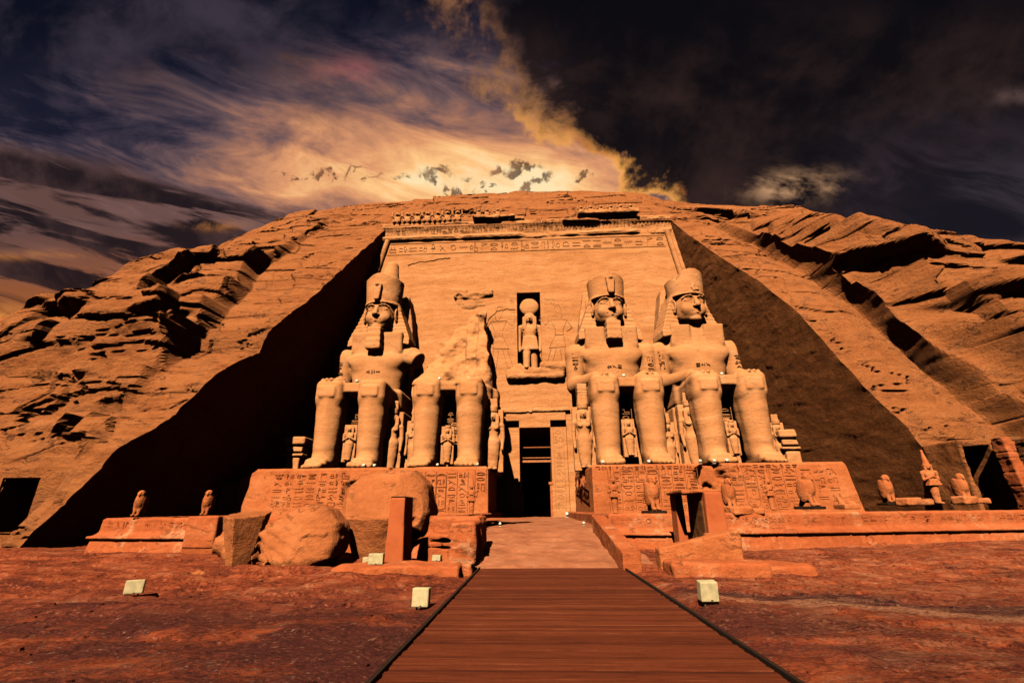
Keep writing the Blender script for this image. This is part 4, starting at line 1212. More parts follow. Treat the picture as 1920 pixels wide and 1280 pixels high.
def colossus_body(kind):
    top = 13.4 if kind != 'legs' else 8.2
    g = G((-4.9, -7.95, -.15), (4.9, 1.9, top), .10)
    ax = np.abs(g.x)
    # shins, columnar, flattened in front
    g.add(taper_box(g, (1.78, -4.95, 3.5), (1.02, 1.10, 3.2), .80, .056, ax))
    g.add(ell(g, (1.80, -4.1, 4.4), (1.02, 1.12, 2.2), ax), .4)
    g.add(cone(g, (1.78, -5.95, 5.6), (1.78, -5.75, 1.8), .30, .22, ax), .6)
    # knee
    g.add(box(g, (1.78, -5.0, 6.35), (1.10, 1.20, 1.0), .45, ax), .15)
    g.add(box(g, (1.78, -6.18, 6.25), (.72, .22, .52), .20, ax), .10)
    # thighs and kilt
    g.add(box(g, (1.78, -2.2, 6.15), (1.12, 3.85, 1.12), .50, ax), .18)
    g.add(box(g, (0, -2.1, 6.72), (2.4, 3.65, .42), .12), .08)
    g.add(box(g, (0, -.2, 6.4), (3.2, 2.0, 1.1), .5), .3)
    # feet
    g.add(box(g, (1.82, -5.3, .42), (.88, 1.45, .46), .32, ax), .30)
    g.add(cone(g, (1.80, -4.7, 1.15), (1.85, -6.4, .50), .85, .42, ax, (1.05, 1, 1)), .35)
    for i in range(5):
        tx = 1.18 + i * .345
        r_ = (.27, .225, .21, .20, .19)[i]
        tip = -7.50 + (0, .02, .10, .22, .40)[i]
        g.add(cone(g, (tx, -6.2, .40), (tx, tip + r_, r_ + .02), .20, r_ * .92, ax), .03)
    if kind == 'legs':
        # what is left of the body: a torn mound of rock on the lap
        g.add(ell(g, (-.4, -.4, 7.0), (3.4, 2.6, .9)), .4); g.add(ell(g, (1.9, -1.0, 7.35), (1.5, 1.7, .55)), .3); g.add(box(g, (2.9, .2, 7.0), (.9, 1.5, .6), .3), .3)
        near = (np.broadcast_to(g.z, g.F.shape) > 6.7) & (np.abs(g.F) < .6)
        x, y, z = np.broadcast_arrays(g.x, g.y, g.z)
        g.F[near] += .20 * fbm(x[near] * .9, y[near] * .9, z[near] * .9, 4, 301)
    else:
        g.add(ell(g, (0, .35, 8.2), (2.35, 1.42, 2.9)), .4)
        g.add(ell(g, (0, .40, 10.4), (2.80, 1.42, 2.05)), 1.0)
        g.add(ell(g, (1.25, -.50, 10.75), (1.45, .62, .95), ax), .55)
        if kind == 'full':
            g.add(cone(g, (1.2, .5, 11.55), (3.35, .5, 11.2), .75, 1.02, ax), .55)
            g.add(cone(g, (3.42, .5, 11.15), (3.50, .55, 8.15), 1.02, .88, ax, (.95, 1, 1)), .18)
            g.add(cone(g, (3.45, .35, 7.95), (2.05, -3.5, 7.72), .86, .56, ax), .22)
            hands = (ax,)
        else:
            xx = g.x
            g.add(cone(g, (1.2, .5, 11.55), (3.35, .5, 11.2), .75, 1.02, ax), .55)
            nx = -xx
            g.add(cone(g, (3.42, .5, 11.15), (3.50, .55, 8.15), 1.02, .88, nx, (.95, 1, 1)), .18)
            g.add(cone(g, (3.45, .35, 7.95), (2.05, -3.5, 7.72), .86, .56, nx), .22)
            st = cone(g, (3.2, .3, 11.2), (4.1, .0, 10.7), 1.02, .85, xx)
            st = np.maximum(st, half(g, (.75, -.25, -.55), -2.9 + .0))
            g.add(st, .15)
            g.cut(half(g, (-.80, .18, .52), -.80 * 4.05 + .52 * 10.6) + 0 * g.x + 20.0 * (np.broadcast_to(g.z, g.F.shape) < 9.6), 0)
            g.add(ell(g, (1.3, -3.2, 7.35), (1.0, 1.9, .45)), .25)
            hands = (nx,)
        for hx in hands:
            g.add(box(g, (1.86, -4.5, 7.42), (.80, .95, .24), .2, hx), .22)
            for i in range(4):
                fx = 1.22 + i * .40
                e = -5.95 - (.0, .18, .14, -.05)[i]
                g.add(cone(g, (fx, -4.9, 7.42), (fx, e, 7.33), .19, .15, hx), .10)
            g.add(cone(g, (1.05, -4.0, 7.45), (.90, -5.2, 7.30), .22, .17, hx), .08)
        g.add(cone(g, (0, .3, 11.3), (0, .25, 13.4), 1.25, 1.12), .4)
        g.add(box(g, (1.55, -.62, 12.75), (.95, .42, 1.30), .22, ax, ('x', .14)), .28)
        x, y, z = np.broadcast_arrays(g.x, g.y, g.z)
    g.noise(.022, 1.6, 4, 311)
    x, y, z = np.broadcast_arrays(g.x, g.y, g.z)
    nr = np.abs(g.F) < .35
    g.F[nr] += .005 * np.sin(z[nr] * 5.2 + 2.5 * fbm(x[nr] * .3, y[nr] * .3, z[nr] * .3, 2, 317)) + .012 * fbm(x[nr] * .25, y[nr] * .25, z[nr] * 3.2, 3, 319)
    return g.mesh('colossus_body_' + kind, M['statue'])

def colossus_head():
    g = G((-2.2, -2.3, -.55), (2.2, 1.9, 3.6), .042)
    ax = np.abs(g.x)
    g.add(ell(g, (0, -.10, 1.75), (1.36, 1.50, 1.85)))
    g.add(ell(g, (0, -.45, .80), (1.08, 1.10, .88)), .35)
    g.add(box(g, (0, -.9, 1.7), (1.0, .62, 1.05), .5), .3)
    g.add(ell(g, (.66, -1.16, 1.22), (.46, .42, .48), ax), .25)
    g.add(ell(g, (0, -1.22, .22), (.50, .40, .30)), .18)
    # eye hollows, then eyeballs and lids
    g.cut(ell(g, (.60, -1.74, 2.06), (.44, .28, .20), ax), .14)
    g.add(ell(g, (.60, -1.36, 2.02), (.36, .20, .15), ax), .03)
    pts = [(.22, -1.60, 2.00), (.42, -1.64, 2.19), (.66, -1.60, 2.21), (.95, -1.38, 2.06)]
    for p, q in zip(pts[:-1], pts[1:]):
        g.add(cone(g, p, q, .028, .028, ax), .05)
    pts = [(.24, -1.60, 1.97), (.45, -1.62, 1.86), (.70, -1.56, 1.87), (.95, -1.36, 1.98)]
    for p, q in zip(pts[:-1], pts[1:]):
        g.add(cone(g, p, q, .022, .022, ax), .05)
    pts = [(.14, -1.66, 2.30), (.45, -1.68, 2.48), (.78, -1.56, 2.46), (1.14, -1.22, 2.26)]
    for p, q in zip(pts[:-1], pts[1:]):
        g.add(cone(g, p, q, .06, .05, ax), .12)
    # nose
    g.add(cone(g, (0, -1.58, 2.30), (0, -1.94, 1.42), .15, .24), .12)
    g.add(ell(g, (.20, -1.74, 1.37), (.17, .20, .14), ax), .08)
    # mouth
    g.add(ell(g, (0, -1.36, .86), (.60, .28, .42)), .2)
    g.add(cone(g, (0, -1.68, .95), (.46, -1.50, .95), .085, .05, ax), .04)
    g.add(cone(g, (0, -1.66, .75), (.38, -1.50, .80), .09, .05, ax), .04)
    g.cut(cone(g, (0, -1.79, .85), (.54, -1.52, .89), .030, .035, ax), .03)
    # ears
    g.add(ell(g, (1.52, -.45, 1.75), (.16, .36, .66), ax), .06)
    g.cut(ell(g, (1.66, -.55, 1.85), (.12, .20, .40), ax), .05)
    g.add(ell(g, (1.54, -.45, 1.15), (.12, .18, .16), ax), .06)
    g.noise(.015, 3.0, 3, 331)
    return g.mesh('colossus_head', M['statue'])

def nemes_mesh():
    g = G((-3.2, -2.4, -3.4), (3.2, 2.1, 4.0), .06)
    ax = np.abs(g.x)
    dome = ell(g, (0, .05, 2.3), (1.78, 1.82, 1.75))
    dome = np.maximum(dome, 2.72 - g.z - np.clip((g.y + .5) * 3, 0, 8))
    g.add(dome)
    # band over the brow
    bd = np.maximum(np.maximum(np.sqrt((g.x / 1.62) ** 2 + ((g.y - .0) / 1.74) ** 2) * 1.65 - 1.68, np.abs(g.z - 2.86) - .17), 0 * g.x)
    g.add(bd, .06)
    # wings behind the ears
    z = g.z
    wid = 1.62 + np.clip(2.9 - z, 0, 3.7) * .36
    fr = -.28 - np.clip(1.4 - z, 0, 4) * .10
    wing = np.maximum(np.maximum(ax - wid, fr - g.y), np.maximum(np.maximum(z - 3.0, -1.0 - z - .28 * (ax - 1.2)), g.y - 1.8)) + 0 * g.x
    wing = np.maximum(wing, 1.25 - ax - np.clip(g.y - .3, 0, 3) * 4)
    g.add(wing, .12)
    # lappets on the chest
    x, y, zz = np.broadcast_arrays(g.x, g.y, g.z)
    nr = (np.abs(g.F) < .3) & (zz < 2.6) & (zz > -.9)
    g.F[nr] += .022 * np.sin(zz[nr] * 15)
    g.noise(.03, 2.2, 3, 341)
    return g.mesh('headcloth', M['statue'])

def crown_mesh(kind):
    g = G((-2.4, -2.3, 2.6), (2.4, 2.3, 8.6), .065)
    z = g.z
    rad = 1.62 + (z - 3.0) * .075
    top = {'tall': 5.75, 'flat': 5.15, 'worn': 5.25}[kind]
    x, y, zb = np.broadcast_arrays(g.x, g.y, g.z)
    tt = top + .16 * fbm(x * .9, y * .9, 0 * x, 2, 351 + len(kind)) - (.10 * np.abs(x) ** 2 if kind != 'tall' else .10 * np.abs(x))
    if kind == 'worn':
        tt = tt - .35 * sst(np.abs(x + .2 * y), .9, 1.5) - .5 * sst(-x, .9, 1.3) * sst(x, -1.5, -1.2)
    dr = np.sqrt(g.x ** 2 + (g.y * .97) ** 2) - rad
    g.add(np.maximum(np.maximum(dr, zb - tt), 2.9 - zb))
    if kind == 'tall':
        g.add(cone(g, (.25, .2, 5.2), (.38, .35, 8.0), 1.05, .62), .15)
        g.both(z - 7.95 - .12 * np.sin(g.x * 3))
    elif kind == 'flat':
        g.add(ell(g, (.2, .1, 5.2), (.9, .9, .38)), .15)
    else:
        g.add(ell(g, (.2, .3, 5.3), (1.0, 1.0, .30)), .15)
        g.cut(box(g, (-1.15, -.9, 4.9), (.22, .8, .5), .05, rot=('y', .4)))
    g.noise(.04, 1.5, 4, 361)
    return g.mesh('crown_' + kind, M['statue'])

def uraeus_mesh(worn):
    g = G((-.6, -2.4, 2.5), (.6, -1.2, 5.2), .05)
    if worn:
        g.add(ell(g, (-.05, -1.70, 3.35), (.20, .16, .45))); g.add(ell(g, (.25, -1.68, 3.15), (.3, .12, .12)), .05)
        g.noise(.07, 3, 3, 4)
    else:
        g.add(taper_box(g, (0, -1.86, 3.75), (.34, .24, .88), .12, .10)); g.add(ell(g, (0, -2.0, 4.5), (.26, .26, .22)), .08)
        g.both(z_ := g.z - 4.72)
        g.noise(.02, 3, 2, 4)
    return g.mesh('uraeus' + ('_worn' if worn else ''), M['statue'])

def beard_mesh(long_):
    bt = -2.2 if long_ else -1.75
    g = G((-.9, -2.3, -2.6), (.9, -.4, .6), .05)
    g.add(taper_box(g, (0, -1.42, (bt + .1) / 2), (.66, .42, (.1 - bt) / 2), .10, -.03))
    x, y, z = np.broadcast_arrays(g.x, g.y, g.z)
    nr = np.abs(g.F) < .3
    g.F[nr] += .018 * np.sin(z[nr] * 11) + .10 * fbm(x[nr] * 1.6, y[nr] * 1.6, z[nr] * 1.6, 3, 8) * (z[nr] < bt + .35)
    return g.mesh('beard', M['statue'])

def throne_mesh():
    g = G((-4.4, -3.3, -.15), (4.4, 3.8, 6.2), .10)
    g.add(box(g, (0, .5, 2.55), (3.75, 3.1, 2.65), .06)); g.add(box(g, (0, 2.9, 3.0), (3.75, .9, 3.1), .06))
    g.add(box(g, (0, -3.05, 2.4), (.62, 1.1, 2.5), .05)); g.cut(box(g, (0, -3.2, 5.3), (1.4, 1.2, .5), .05))
    g.noise(.03, 1.4, 3, 371)
    return g.mesh('throne', M['statue'])
def slab_mesh():
    g = G((-3.3, 1.0, 5.6), (3.3, 3.75, 19.6), .12)
    x, y, z = np.broadcast_arrays(g.x, g.y, g.z)
    w_ = 2.75 - sst(z, 14, 19.4) * .7
    g.add(np.maximum(np.maximum(np.abs(x) - w_, 1.6 - y - .0 * z), np.maximum(z - 18.6 - .4 * fbm(x, y, z * .2, 2, 5), 5.7 - z)))
    g.add(np.maximum(np.maximum(np.abs(x) - 1.9, 1.3 - y), np.maximum(z - 17.6, 5.7 - z)), .05)
    g.noise(.05, 1.0, 4, 381)
    return g.mesh('back_slab', M['statue'])

BODY = {k: colossus_body(k) for k in ('full', 'broken', 'legs')}
HEAD, NEMES = colossus_head(), nemes_mesh()
CROWN = {k: crown_mesh(k) for k in ('tall', 'flat', 'worn')}
URA = {k: uraeus_mesh(k) for k in (False, True)}
BEARD = {k: beard_mesh(k) for k in (True, False)}
THRONE, SLAB = throne_mesh(), slab_mesh()
HZ = 13.75
def colossus(label, x, body, crown=None, beard=None, turn=0.0, hx=0.0, worn=False):
    t = thing('colossus', label, 'colossus', (x, 42, PZ - 0.02))
    obj('body', BODY[body], t)
    th = obj('throne', THRONE, t)
    if crown:
        h = obj('head', HEAD, t, (hx, 0, HZ), turn)
        h.scale = (1.06, 1.0, 1.0)
        obj('headcloth', NEMES, h); obj('uraeus', URA[worn], h)
        c = obj('crown', CROWN[crown], h)
        if beard is not None: obj('beard', BEARD[beard], h)
        obj('back_slab', SLAB, t)
        inscription('inscription', t, (-3.9, -.50, 9.3), X1, Z1, .75, 1.9, cols=1, rows=4, lw=.07, rl=.10, seed=int(abs(x) * 3), mat=M['statue'], lines=False)
        if body == 'full':
            inscription('inscription', t, (3.15, -.50, 9.0), X1, Z1, .75, 1.6, cols=1, rows=3, lw=.07, rl=.10, seed=int(abs(x) * 5), mat=M['statue'], lines=False)
        inscription('inscription', t, (-.7, -1.22, 9.25), X1, Z1, 1.4, .4, cols=3, rows=1, lw=.06, rl=.10, seed=int(abs(x) * 7), mat=M['statue'], lines=False)
    inscription('inscription', t, (-.5, -4.16, 1.9), X1, Z1, 1.0, 2.9, cols=1, rows=6, lw=.07, rl=.05, seed=int(abs(x) * 4) + 1, mat=M['statue'])
    return t
c1 = colossus('colossus wearing the tallest crown with a cone on top, one upper arm broken off', -15.1, 'broken', 'tall', True, -.06)
c2 = colossus('ruined colossus of which only the legs and lap remain', -6.95, 'legs')
c3 = colossus('complete bearded colossus with flat-topped crown and upright cobra on the brow', 7.65, 'full', 'flat', False, .10)
c4 = colossus('beardless colossus with worn crown beside the dark pitted side wall', 15.75, 'full', 'worn', None, 0.20, -.25, True)
# torn rock slab leaning on the front above the ruined colossus
def torn(g):
    x, y, z = np.broadcast_arrays(g.x, g.y, g.z)
    nz = fbm(x / 1.6, y / 1.6, z / 1.6, 3, 71)
    edge = np.interp(x, [-4.3, -3.4, -2.9, -2.5, -1.4, -1.0, .1, .5, 2.35], [9.0, 10.4, 11.0, 13.0, 13.5, 14.7, 15.0, 15.9, 16.4]) + .6 * nz
    front_ = .0 + (z - 7) * .215 + .55 * nz - .35 * sst(x, .2, .5) - .35 * sst(x, 1.4, 1.7)
    g.add(np.maximum(np.maximum(z - edge, x - 2.38 - .07 * (14 - z) + .3 * nz), np.maximum(np.maximum(front_ - y, y - 3.7), np.maximum(5.5 - z, -4.4 - x))))
    g.add(ell(g, (2.2, .2, 8.4), (1.0, 1.3, 2.1)), .3)
    g.add(ell(g, (-2.8, .8, 7.8), (1.9, 1.6, 1.7)), .4)
    g.add(box(g, (.4, -.6, 7.6), (1.6, 1.2, .5), .2, rot=('z', .3)), .3)
rockbit('torn_torso', (-4.6, -1.8, 5.3), (3.6, 3.8, 16.6), .10, torn, M['statue'], c2, .34, .8, 13)
# brick repair under the arm
def bricks(g):
    g.add(box(g, (-3.35, -2.4, 6.3), (.42, .7, 1.05), .03))
    x, y, z = np.broadcast_arrays(g.x, g.y, g.z)
    nr = np.abs(g.F) < .25
    g.F[nr] += .05 * (np.abs(np.sin(z[nr] * 3.14 / .26)) < .18)
rockbit('brick_support', (-4, -3.4, 5), (-2.7, -1.4, 7.6), .05, bricks, M['statue'], c3, .03, 2, 17)

# ================================================================== SMALLER STATUES
def figure_mesh(kind):
    """standing carved figures, feet at z = 0; about 6.2 m for the queens, 2.8 m for the children, 8.2 m for the niche god"""
    S = {'queen': 6.2, 'child': 6.2, 'prince': 6.2, 'god': 6.6, 'osiride': 6.9}[kind]
    g = G((-1.45, -1.25, -.1), (1.45, 1.0, S + .75), .048)
    ax = np.abs(g.x)
    if kind in ('queen', 'child', 'prince'):
        g.add(cone(g, (0, 0, .5), (0, .05, 2.5), .42, .62, None, (1.12, .85, 1)))
        g.cut(cone(g, (0, -.55, .2), (0, -.62, 2.1), .05, .03), .1)
        g.add(ell(g, (.26, -.38, .16), (.22, .5, .17), ax), .08)
    elif kind == 'god':
        g.add(cone(g, (-.32, -.55, .3), (-.28, -.1, 2.4), .27, .36), .05); g.add(cone(g, (.32, .1, .3), (.28, .05, 2.4), .27, .36), .05)
        g.add(ell(g, (-.32, -.8, .15), (.22, .5, .16)), .08); g.add(ell(g, (.32, -.15, .15), (.22, .5, .16)), .08)
        g.add(taper_box(g, (0, -.1, 2.45), (.66, .46, .62), .12, -.14), .08)
    else:
        g.add(cone(g, (0, 0, .4), (0, 0, 2.4), .36, .50, None, (1.1, .9, 1))); g.add(ell(g, (0, -.35, .15), (.40, .6, .17)), .1)
        g.add(taper_box(g, (0, -.25, 2.75), (.62, .42, .42), .05, -.42), .06)
    g.add(ell(g, (0, .03, 3.25), (.50, .36, .80)), .2)
    g.add(ell(g, (0, .03, 3.75), (.66, .38, .50)), .2)
    if kind in ('queen', 'child'):
        g.add(ell(g, (.27, -.32, 3.72), (.20, .18, .19), ax), .06)
    g.add(cone(g, (.3, .05, 4.15), (.80, .05, 4.02), .22, .24, ax), .12)
    if kind in ('queen', 'god'):
        g.add(cone(g, (.86, .04, 3.95), (.92, .05, 2.95), .20, .17, ax), .06); g.add(cone(g, (.92, .05, 2.95), (.86, -.12, 2.1), .17, .13, ax), .05); g.add(ell(g, (.86, -.16, 1.92), (.13, .17, .24), ax), .04)
    else:
        g.add(cone(g, (.86, .04, 3.95), (.86, -.02, 3.1), .20, .17, ax), .06); g.add(cone(g, (.86, -.05, 3.1), (.15, -.48, 3.45), .17, .13, ax), .06)
    g.add(cone(g, (0, .05, 4.0), (0, 0, 4.6), .24, .22), .08)
    g.add(ell(g, (0, -.08, 4.78), (.33, .38, .44)), .05)
    g.add(cone(g, (0, -.42, 4.9), (0, -.52, 4.70), .05, .07), .04); g.cut(ell(g, (.14, -.46, 4.88), (.09, .05, .045), ax), .03); g.add(ell(g, (0, -.43, 4.54), (.12, .06, .035)), .02)
    if kind != 'osiride':
        g.add(np.maximum(ell(g, (0, .08, 4.88), (.52, .48, .52)), np.maximum(4.9 - g.z - np.clip((g.y + .18) * 6, 0, 5), -9)), .04)
        g.add(box(g, (.44, -.02, 4.35), (.17, .30, .62), .1, ax), .06)
        if kind in ('queen', 'child'):
            g.add(box(g, (.40, -.26, 3.98), (.16, .14, .32), .08, ax), .06)
    if kind == 'queen':
        g.add(np.maximum(np.sqrt(g.x ** 2 + (g.y - .05) ** 2) - .46 - (g.z - 5.3) * .06, np.abs(g.z - 5.5) - .26), .05)
        g.add(box(g, (.2, .12, 6.1), (.22, .12, .45), .1, ax), .05)
    elif kind == 'child':
        g.add(np.maximum(np.sqrt(g.x ** 2 + (g.y - .05) ** 2) - .44, np.abs(g.z - 5.4) - .18), .05)
    elif kind == 'prince':
        g.add(box(g, (.42, 0, 4.5), (.15, .24, .62), .08), .05)
    elif kind == 'god':
        g.add(ell(g, (0, -.02, 5.95), (.82, .30, .82)), .08)
        g.add(cone(g, (0, -.40, 4.82), (0, -.62, 4.66), .10, .05), .04)
    else:
        g.add(cone(g, (0, .05, 5.05), (0, .18, 6.75), .40, .14), .08); g.add(ell(g, (0, .20, 6.85), (.15, .15, .16)), .05)
        g.add(box(g, (.36, .05, 4.5), (.13, .28, .55), .08, ax), .06)
    if kind != 'god' and kind != 'osiride':
        g.add(box(g, (0, .55, 2.7), (.95, .42, 2.8), .06), .08)
    if kind == 'god':
        g.add(box(g, (0, .6, 2.8), (.4, .35, 2.9), .05), .08)
    g.noise(.03, 2.2, 4, 400 + len(kind))
    return g.mesh('figure_' + kind, M['pedestal'] if kind == 'osiride' else M['statue'])
FIG = {k: figure_mesh(k) for k in ('queen', 'child', 'prince', 'god', 'osiride')}
def statue(name, kind, label, x, y, z, h, rz=0.0, cat='statue', group=None):
    full = {'queen': 6.55, 'child': 5.6, 'prince': 5.4, 'god': 6.77, 'osiride': 7.0}[kind]
    o = obj(name, FIG[kind], None, (x, y, z), rz, h / full)
    return tag(o, label, cat, group)
GQ, GC = 'queens carved beside the legs of the colossi', 'royal children carved between the shins of the colossi'
z0 = PZ - .02
statue('queen_statue', 'queen', 'queen statue half in black shadow beside the leg of the broken-armed colossus', -12.0, 38.3, z0, 6.0, 0.2, group=GQ)
statue('queen_statue', 'queen', 'worn queen figure beside the ruined colossus, next to the dark passage to the door', -3.45, 38.6, z0, 6.1, 0, group=GQ)
statue('queen_statue', 'queen', 'queen with tall headdress standing just beyond the doorway at the corner of the carved pedestal', 4.15, 38.0, z0, 6.1, 0, group=GQ)
statue('queen_statue', 'queen', 'pale brightly lit queen statue between the two complete colossi', 13.0, 38.2, z0, 6.2, 0, group=GQ)
statue('queen_statue', 'queen', 'narrow queen figure tucked behind the outer leg of the bearded flat-crowned colossus', 11.2, 38.9, z0, 4.6, 0, group=GQ)
statue('queen_statue', 'queen', 'queen figure hidden behind the leg of the beardless colossus by the pitted wall', 20.0, 38.6, z0, 4.3, 0, group=GQ)
statue('queen_statue', 'queen', 'weathered relief-like queen beside the ruined colossus, facing the shadowed gap', -10.2, 39.0, z0, 5.2, 0, group=GQ)
statue('child_statue', 'prince', 'small child with side lock carved between the shins of the broken-armed colossus', -15.1, 37.1, z0 + .8, 2.9, 0.1, group=GC)
statue('child_statue', 'child', 'small long-robed figure between the legs of the ruined colossus', -6.95, 36.9, z0 + .5, 3.0, 0.15, group=GC)
statue('child_statue', 'prince', 'small figure with folded arms between the shins of the bearded flat-crowned colossus', 7.65, 37.2, z0 + .9, 2.9, 0, group=GC)
statue('child_statue', 'child', 'small figure between the shins of the beardless colossus', 15.75, 37.1, z0 + .9, 2.7, 0, group=GC)
statue('god_statue', 'god', 'falcon-headed god with a large sun disc standing in the tall niche over the door', -0.15, FY + 0.7, 15.2, 8.6)

# block thrones' small capitals at the outer ends
def capm():
    g = G((-1.3, -1, 0), (1.3, 1, 3.4), .05)
    g.add(box(g, (0, 0, .6), (.55, .6, .6), .08)); g.add(box(g, (0, 0, 1.45), (.85, .75, .10), .05)); g.add(box(g, (0, 0, 1.9), (.7, .65, .2), .05)); g.add(box(g, (0, 0, 2.6), (.9, .8, .32), .15))
    g.noise(.04, 1.8, 3, 9)
    return g.mesh('stacked_block', M['statue'])
cap = capm()
tag(obj('stacked_block', cap, None, (20.6, 38.6, z0)), 'stack of carved blocks against the dark pitted wall behind the beardless colossus', 'carved block')
tag(obj('stacked_block', cap, None, (-20.0, 38.4, z0)), 'carved blocks jutting out of the black shadow beside the foot of the tall-crowned colossus', 'carved block')

def falcon_mesh():
    g = G((-.75, -.85, -.1), (.75, .95, 1.75), .028)
    ax = np.abs(g.x)
    g.add(cone(g, (0, .10, .55), (0, -.08, 1.12), .36, .34, None, (1, 1.05, 1)))
    g.add(ell(g, (0, -.18, .92), (.34, .28, .42)), .1)
    g.add(ell(g, (.30, .12, .80), (.14, .36, .58), ax), .08)
    g.add(cone(g, (0, .30, .45), (0, .62, .10), .20, .12, None, (1.2, .8, 1)), .08)
    g.add(cone(g, (0, -.12, 1.2), (0, -.16, 1.42), .25, .24), .08)
    g.add(ell(g, (0, -.16, 1.46), (.27, .28, .20)), .06)
    g.add(cone(g, (0, -.38, 1.46), (0, -.50, 1.34), .09, .04), .04)
    g.cut(ell(g, (.15, -.38, 1.50), (.07, .06, .05), ax), .02)
    g.add(cone(g, (.15, -.16, .55), (.15, -.24, .14), .15, .11, ax), .06)
    g.add(ell(g, (.15, -.34, .10), (.13, .22, .09), ax), .04)
    g.noise(.018, 5, 3, 9)
    return g.mesh('falcon_body', M['pedestal'])
FALC = falcon_mesh()
def base_mesh():
    g = G((-.55, -.7, -.02), (.55, .85, .16), .03)
    g.add(box(g, (0, .08, .06), (.44, .58, .07), .02)); g.noise(.015, 5, 2, 4)
    return g.mesh('plinth', M['dark'])
PLN = base_mesh()
GF = 'stone falcons standing along the terrace wall'
def falcon(label, x, y, z, h, rz=0.0, plinth=True):
    t = thing('falcon_statue', label, 'falcon', (x, y, z), rz, GF, h / 1.66)
    ob = obj('body', FALC, t, (0, 0, .10 if plinth else 0)); ob.scale = (.80, .90, 1)
    if plinth: obj('plinth', PLN, t)
TZ = 1.46
falcon('lone small falcon on the middle of the broken parapet, far from the blocks', -16.65, 19.6, 1.50, 1.05, .25, False)
falcon('small falcon on a raised block beside the upright broken slab', -13.5, 19.3, 1.52, 1.0, .25, False)
falcon('slim falcon in front of the cartouches near the steps', 5.12, 21.2, TZ, 1.45, .15)
falcon('broad owl-like falcon standing in the broken gap of the pedestal', 8.55, 21.6, 1.50, 1.32, -.05)
falcon('falcon near the end of the carved pedestal, seen side-on in front of the signs', 12.1, 21.9, 1.58, 1.42, .35)
falcon('weathered falcon alone in front of the dark pitted wall', 16.3, 23.0, 1.72, 1.25, -.1)
falcon('falcon in front of the dark chapel doorway', 19.9, 23.3, 1.76, 1.25, -.1)
def osir(label, x, y, z, h, rz=0.0):
    statue('standing_statue', 'osiride', label, x, y, z, h, rz, group='crowned figures standing along the terrace wall')
osir('slender crowned figure with both arms on its chest near the corner of the steps', 3.45, 21.2, TZ, 2.0)
osir('crowned standing figure half hidden behind the open-fronted pylon', 6.55, 20.6, TZ, 1.5)
osir('standing figure with a flared skirt in the middle of the carved pedestal between two falcons', 10.4, 21.8, 1.55, 1.75)
osir('tall crowned figure standing before the dark pitted wall between two falcons', 18.9, 23.6, 1.74, 2.5, -.1)
osir('worn bird-shouldered figure on the broken balustrade block at the ruined colossus', -2.85, 21.5, 1.45, 1.75)
def stump(g):
    g.add(box(g, (0, 0, .1), (.34, .4, .10), .03)); g.add(cone(g, (-.14, 0, .15), (-.24, .1, .5), .16, .06), .04); g.add(ell(g, (.2, 0, .25), (.2, .2, .1)), .05)
o = block('statue_stump', (-.6, -.6, 0), (.6, .6, .7), .03, stump, M['pedestal'], 'broken base with only a stump of a statue, at the end of the carved pedestal', 'statue stump', .02, 4, 8)
o.location = (13.7, 22.0, 1.56)
def rub(g):
    g.add(box(g, (0, 0, .15), (.45, .3, .17), .08, rot=('z', .3))); g.add(box(g, (.7, .1, .12), (.3, .25, .12), .06, rot=('z', -.4)))
for i, (x, y, z, lab) in enumerate([(16.7, 22.4, 1.7, 'pale rubble lumps at the feet of the falcon in front of the pitted wall'), (19.3, 22.6, 1.74, 'rubble between the tallest crowned figure and the chapel falcon'), (8.3, 20.2, 1.4, 'rounded pale stone lying on the parapet just beyond the pylon')]):
    o = block('rubble_stone', (-.7, -.6, -.1), (1.2, .6, .5), .03, rub, M['pedestal'], lab, 'rubble', .06, 2.5, 20 + i)
    o.location = (x, y, z)

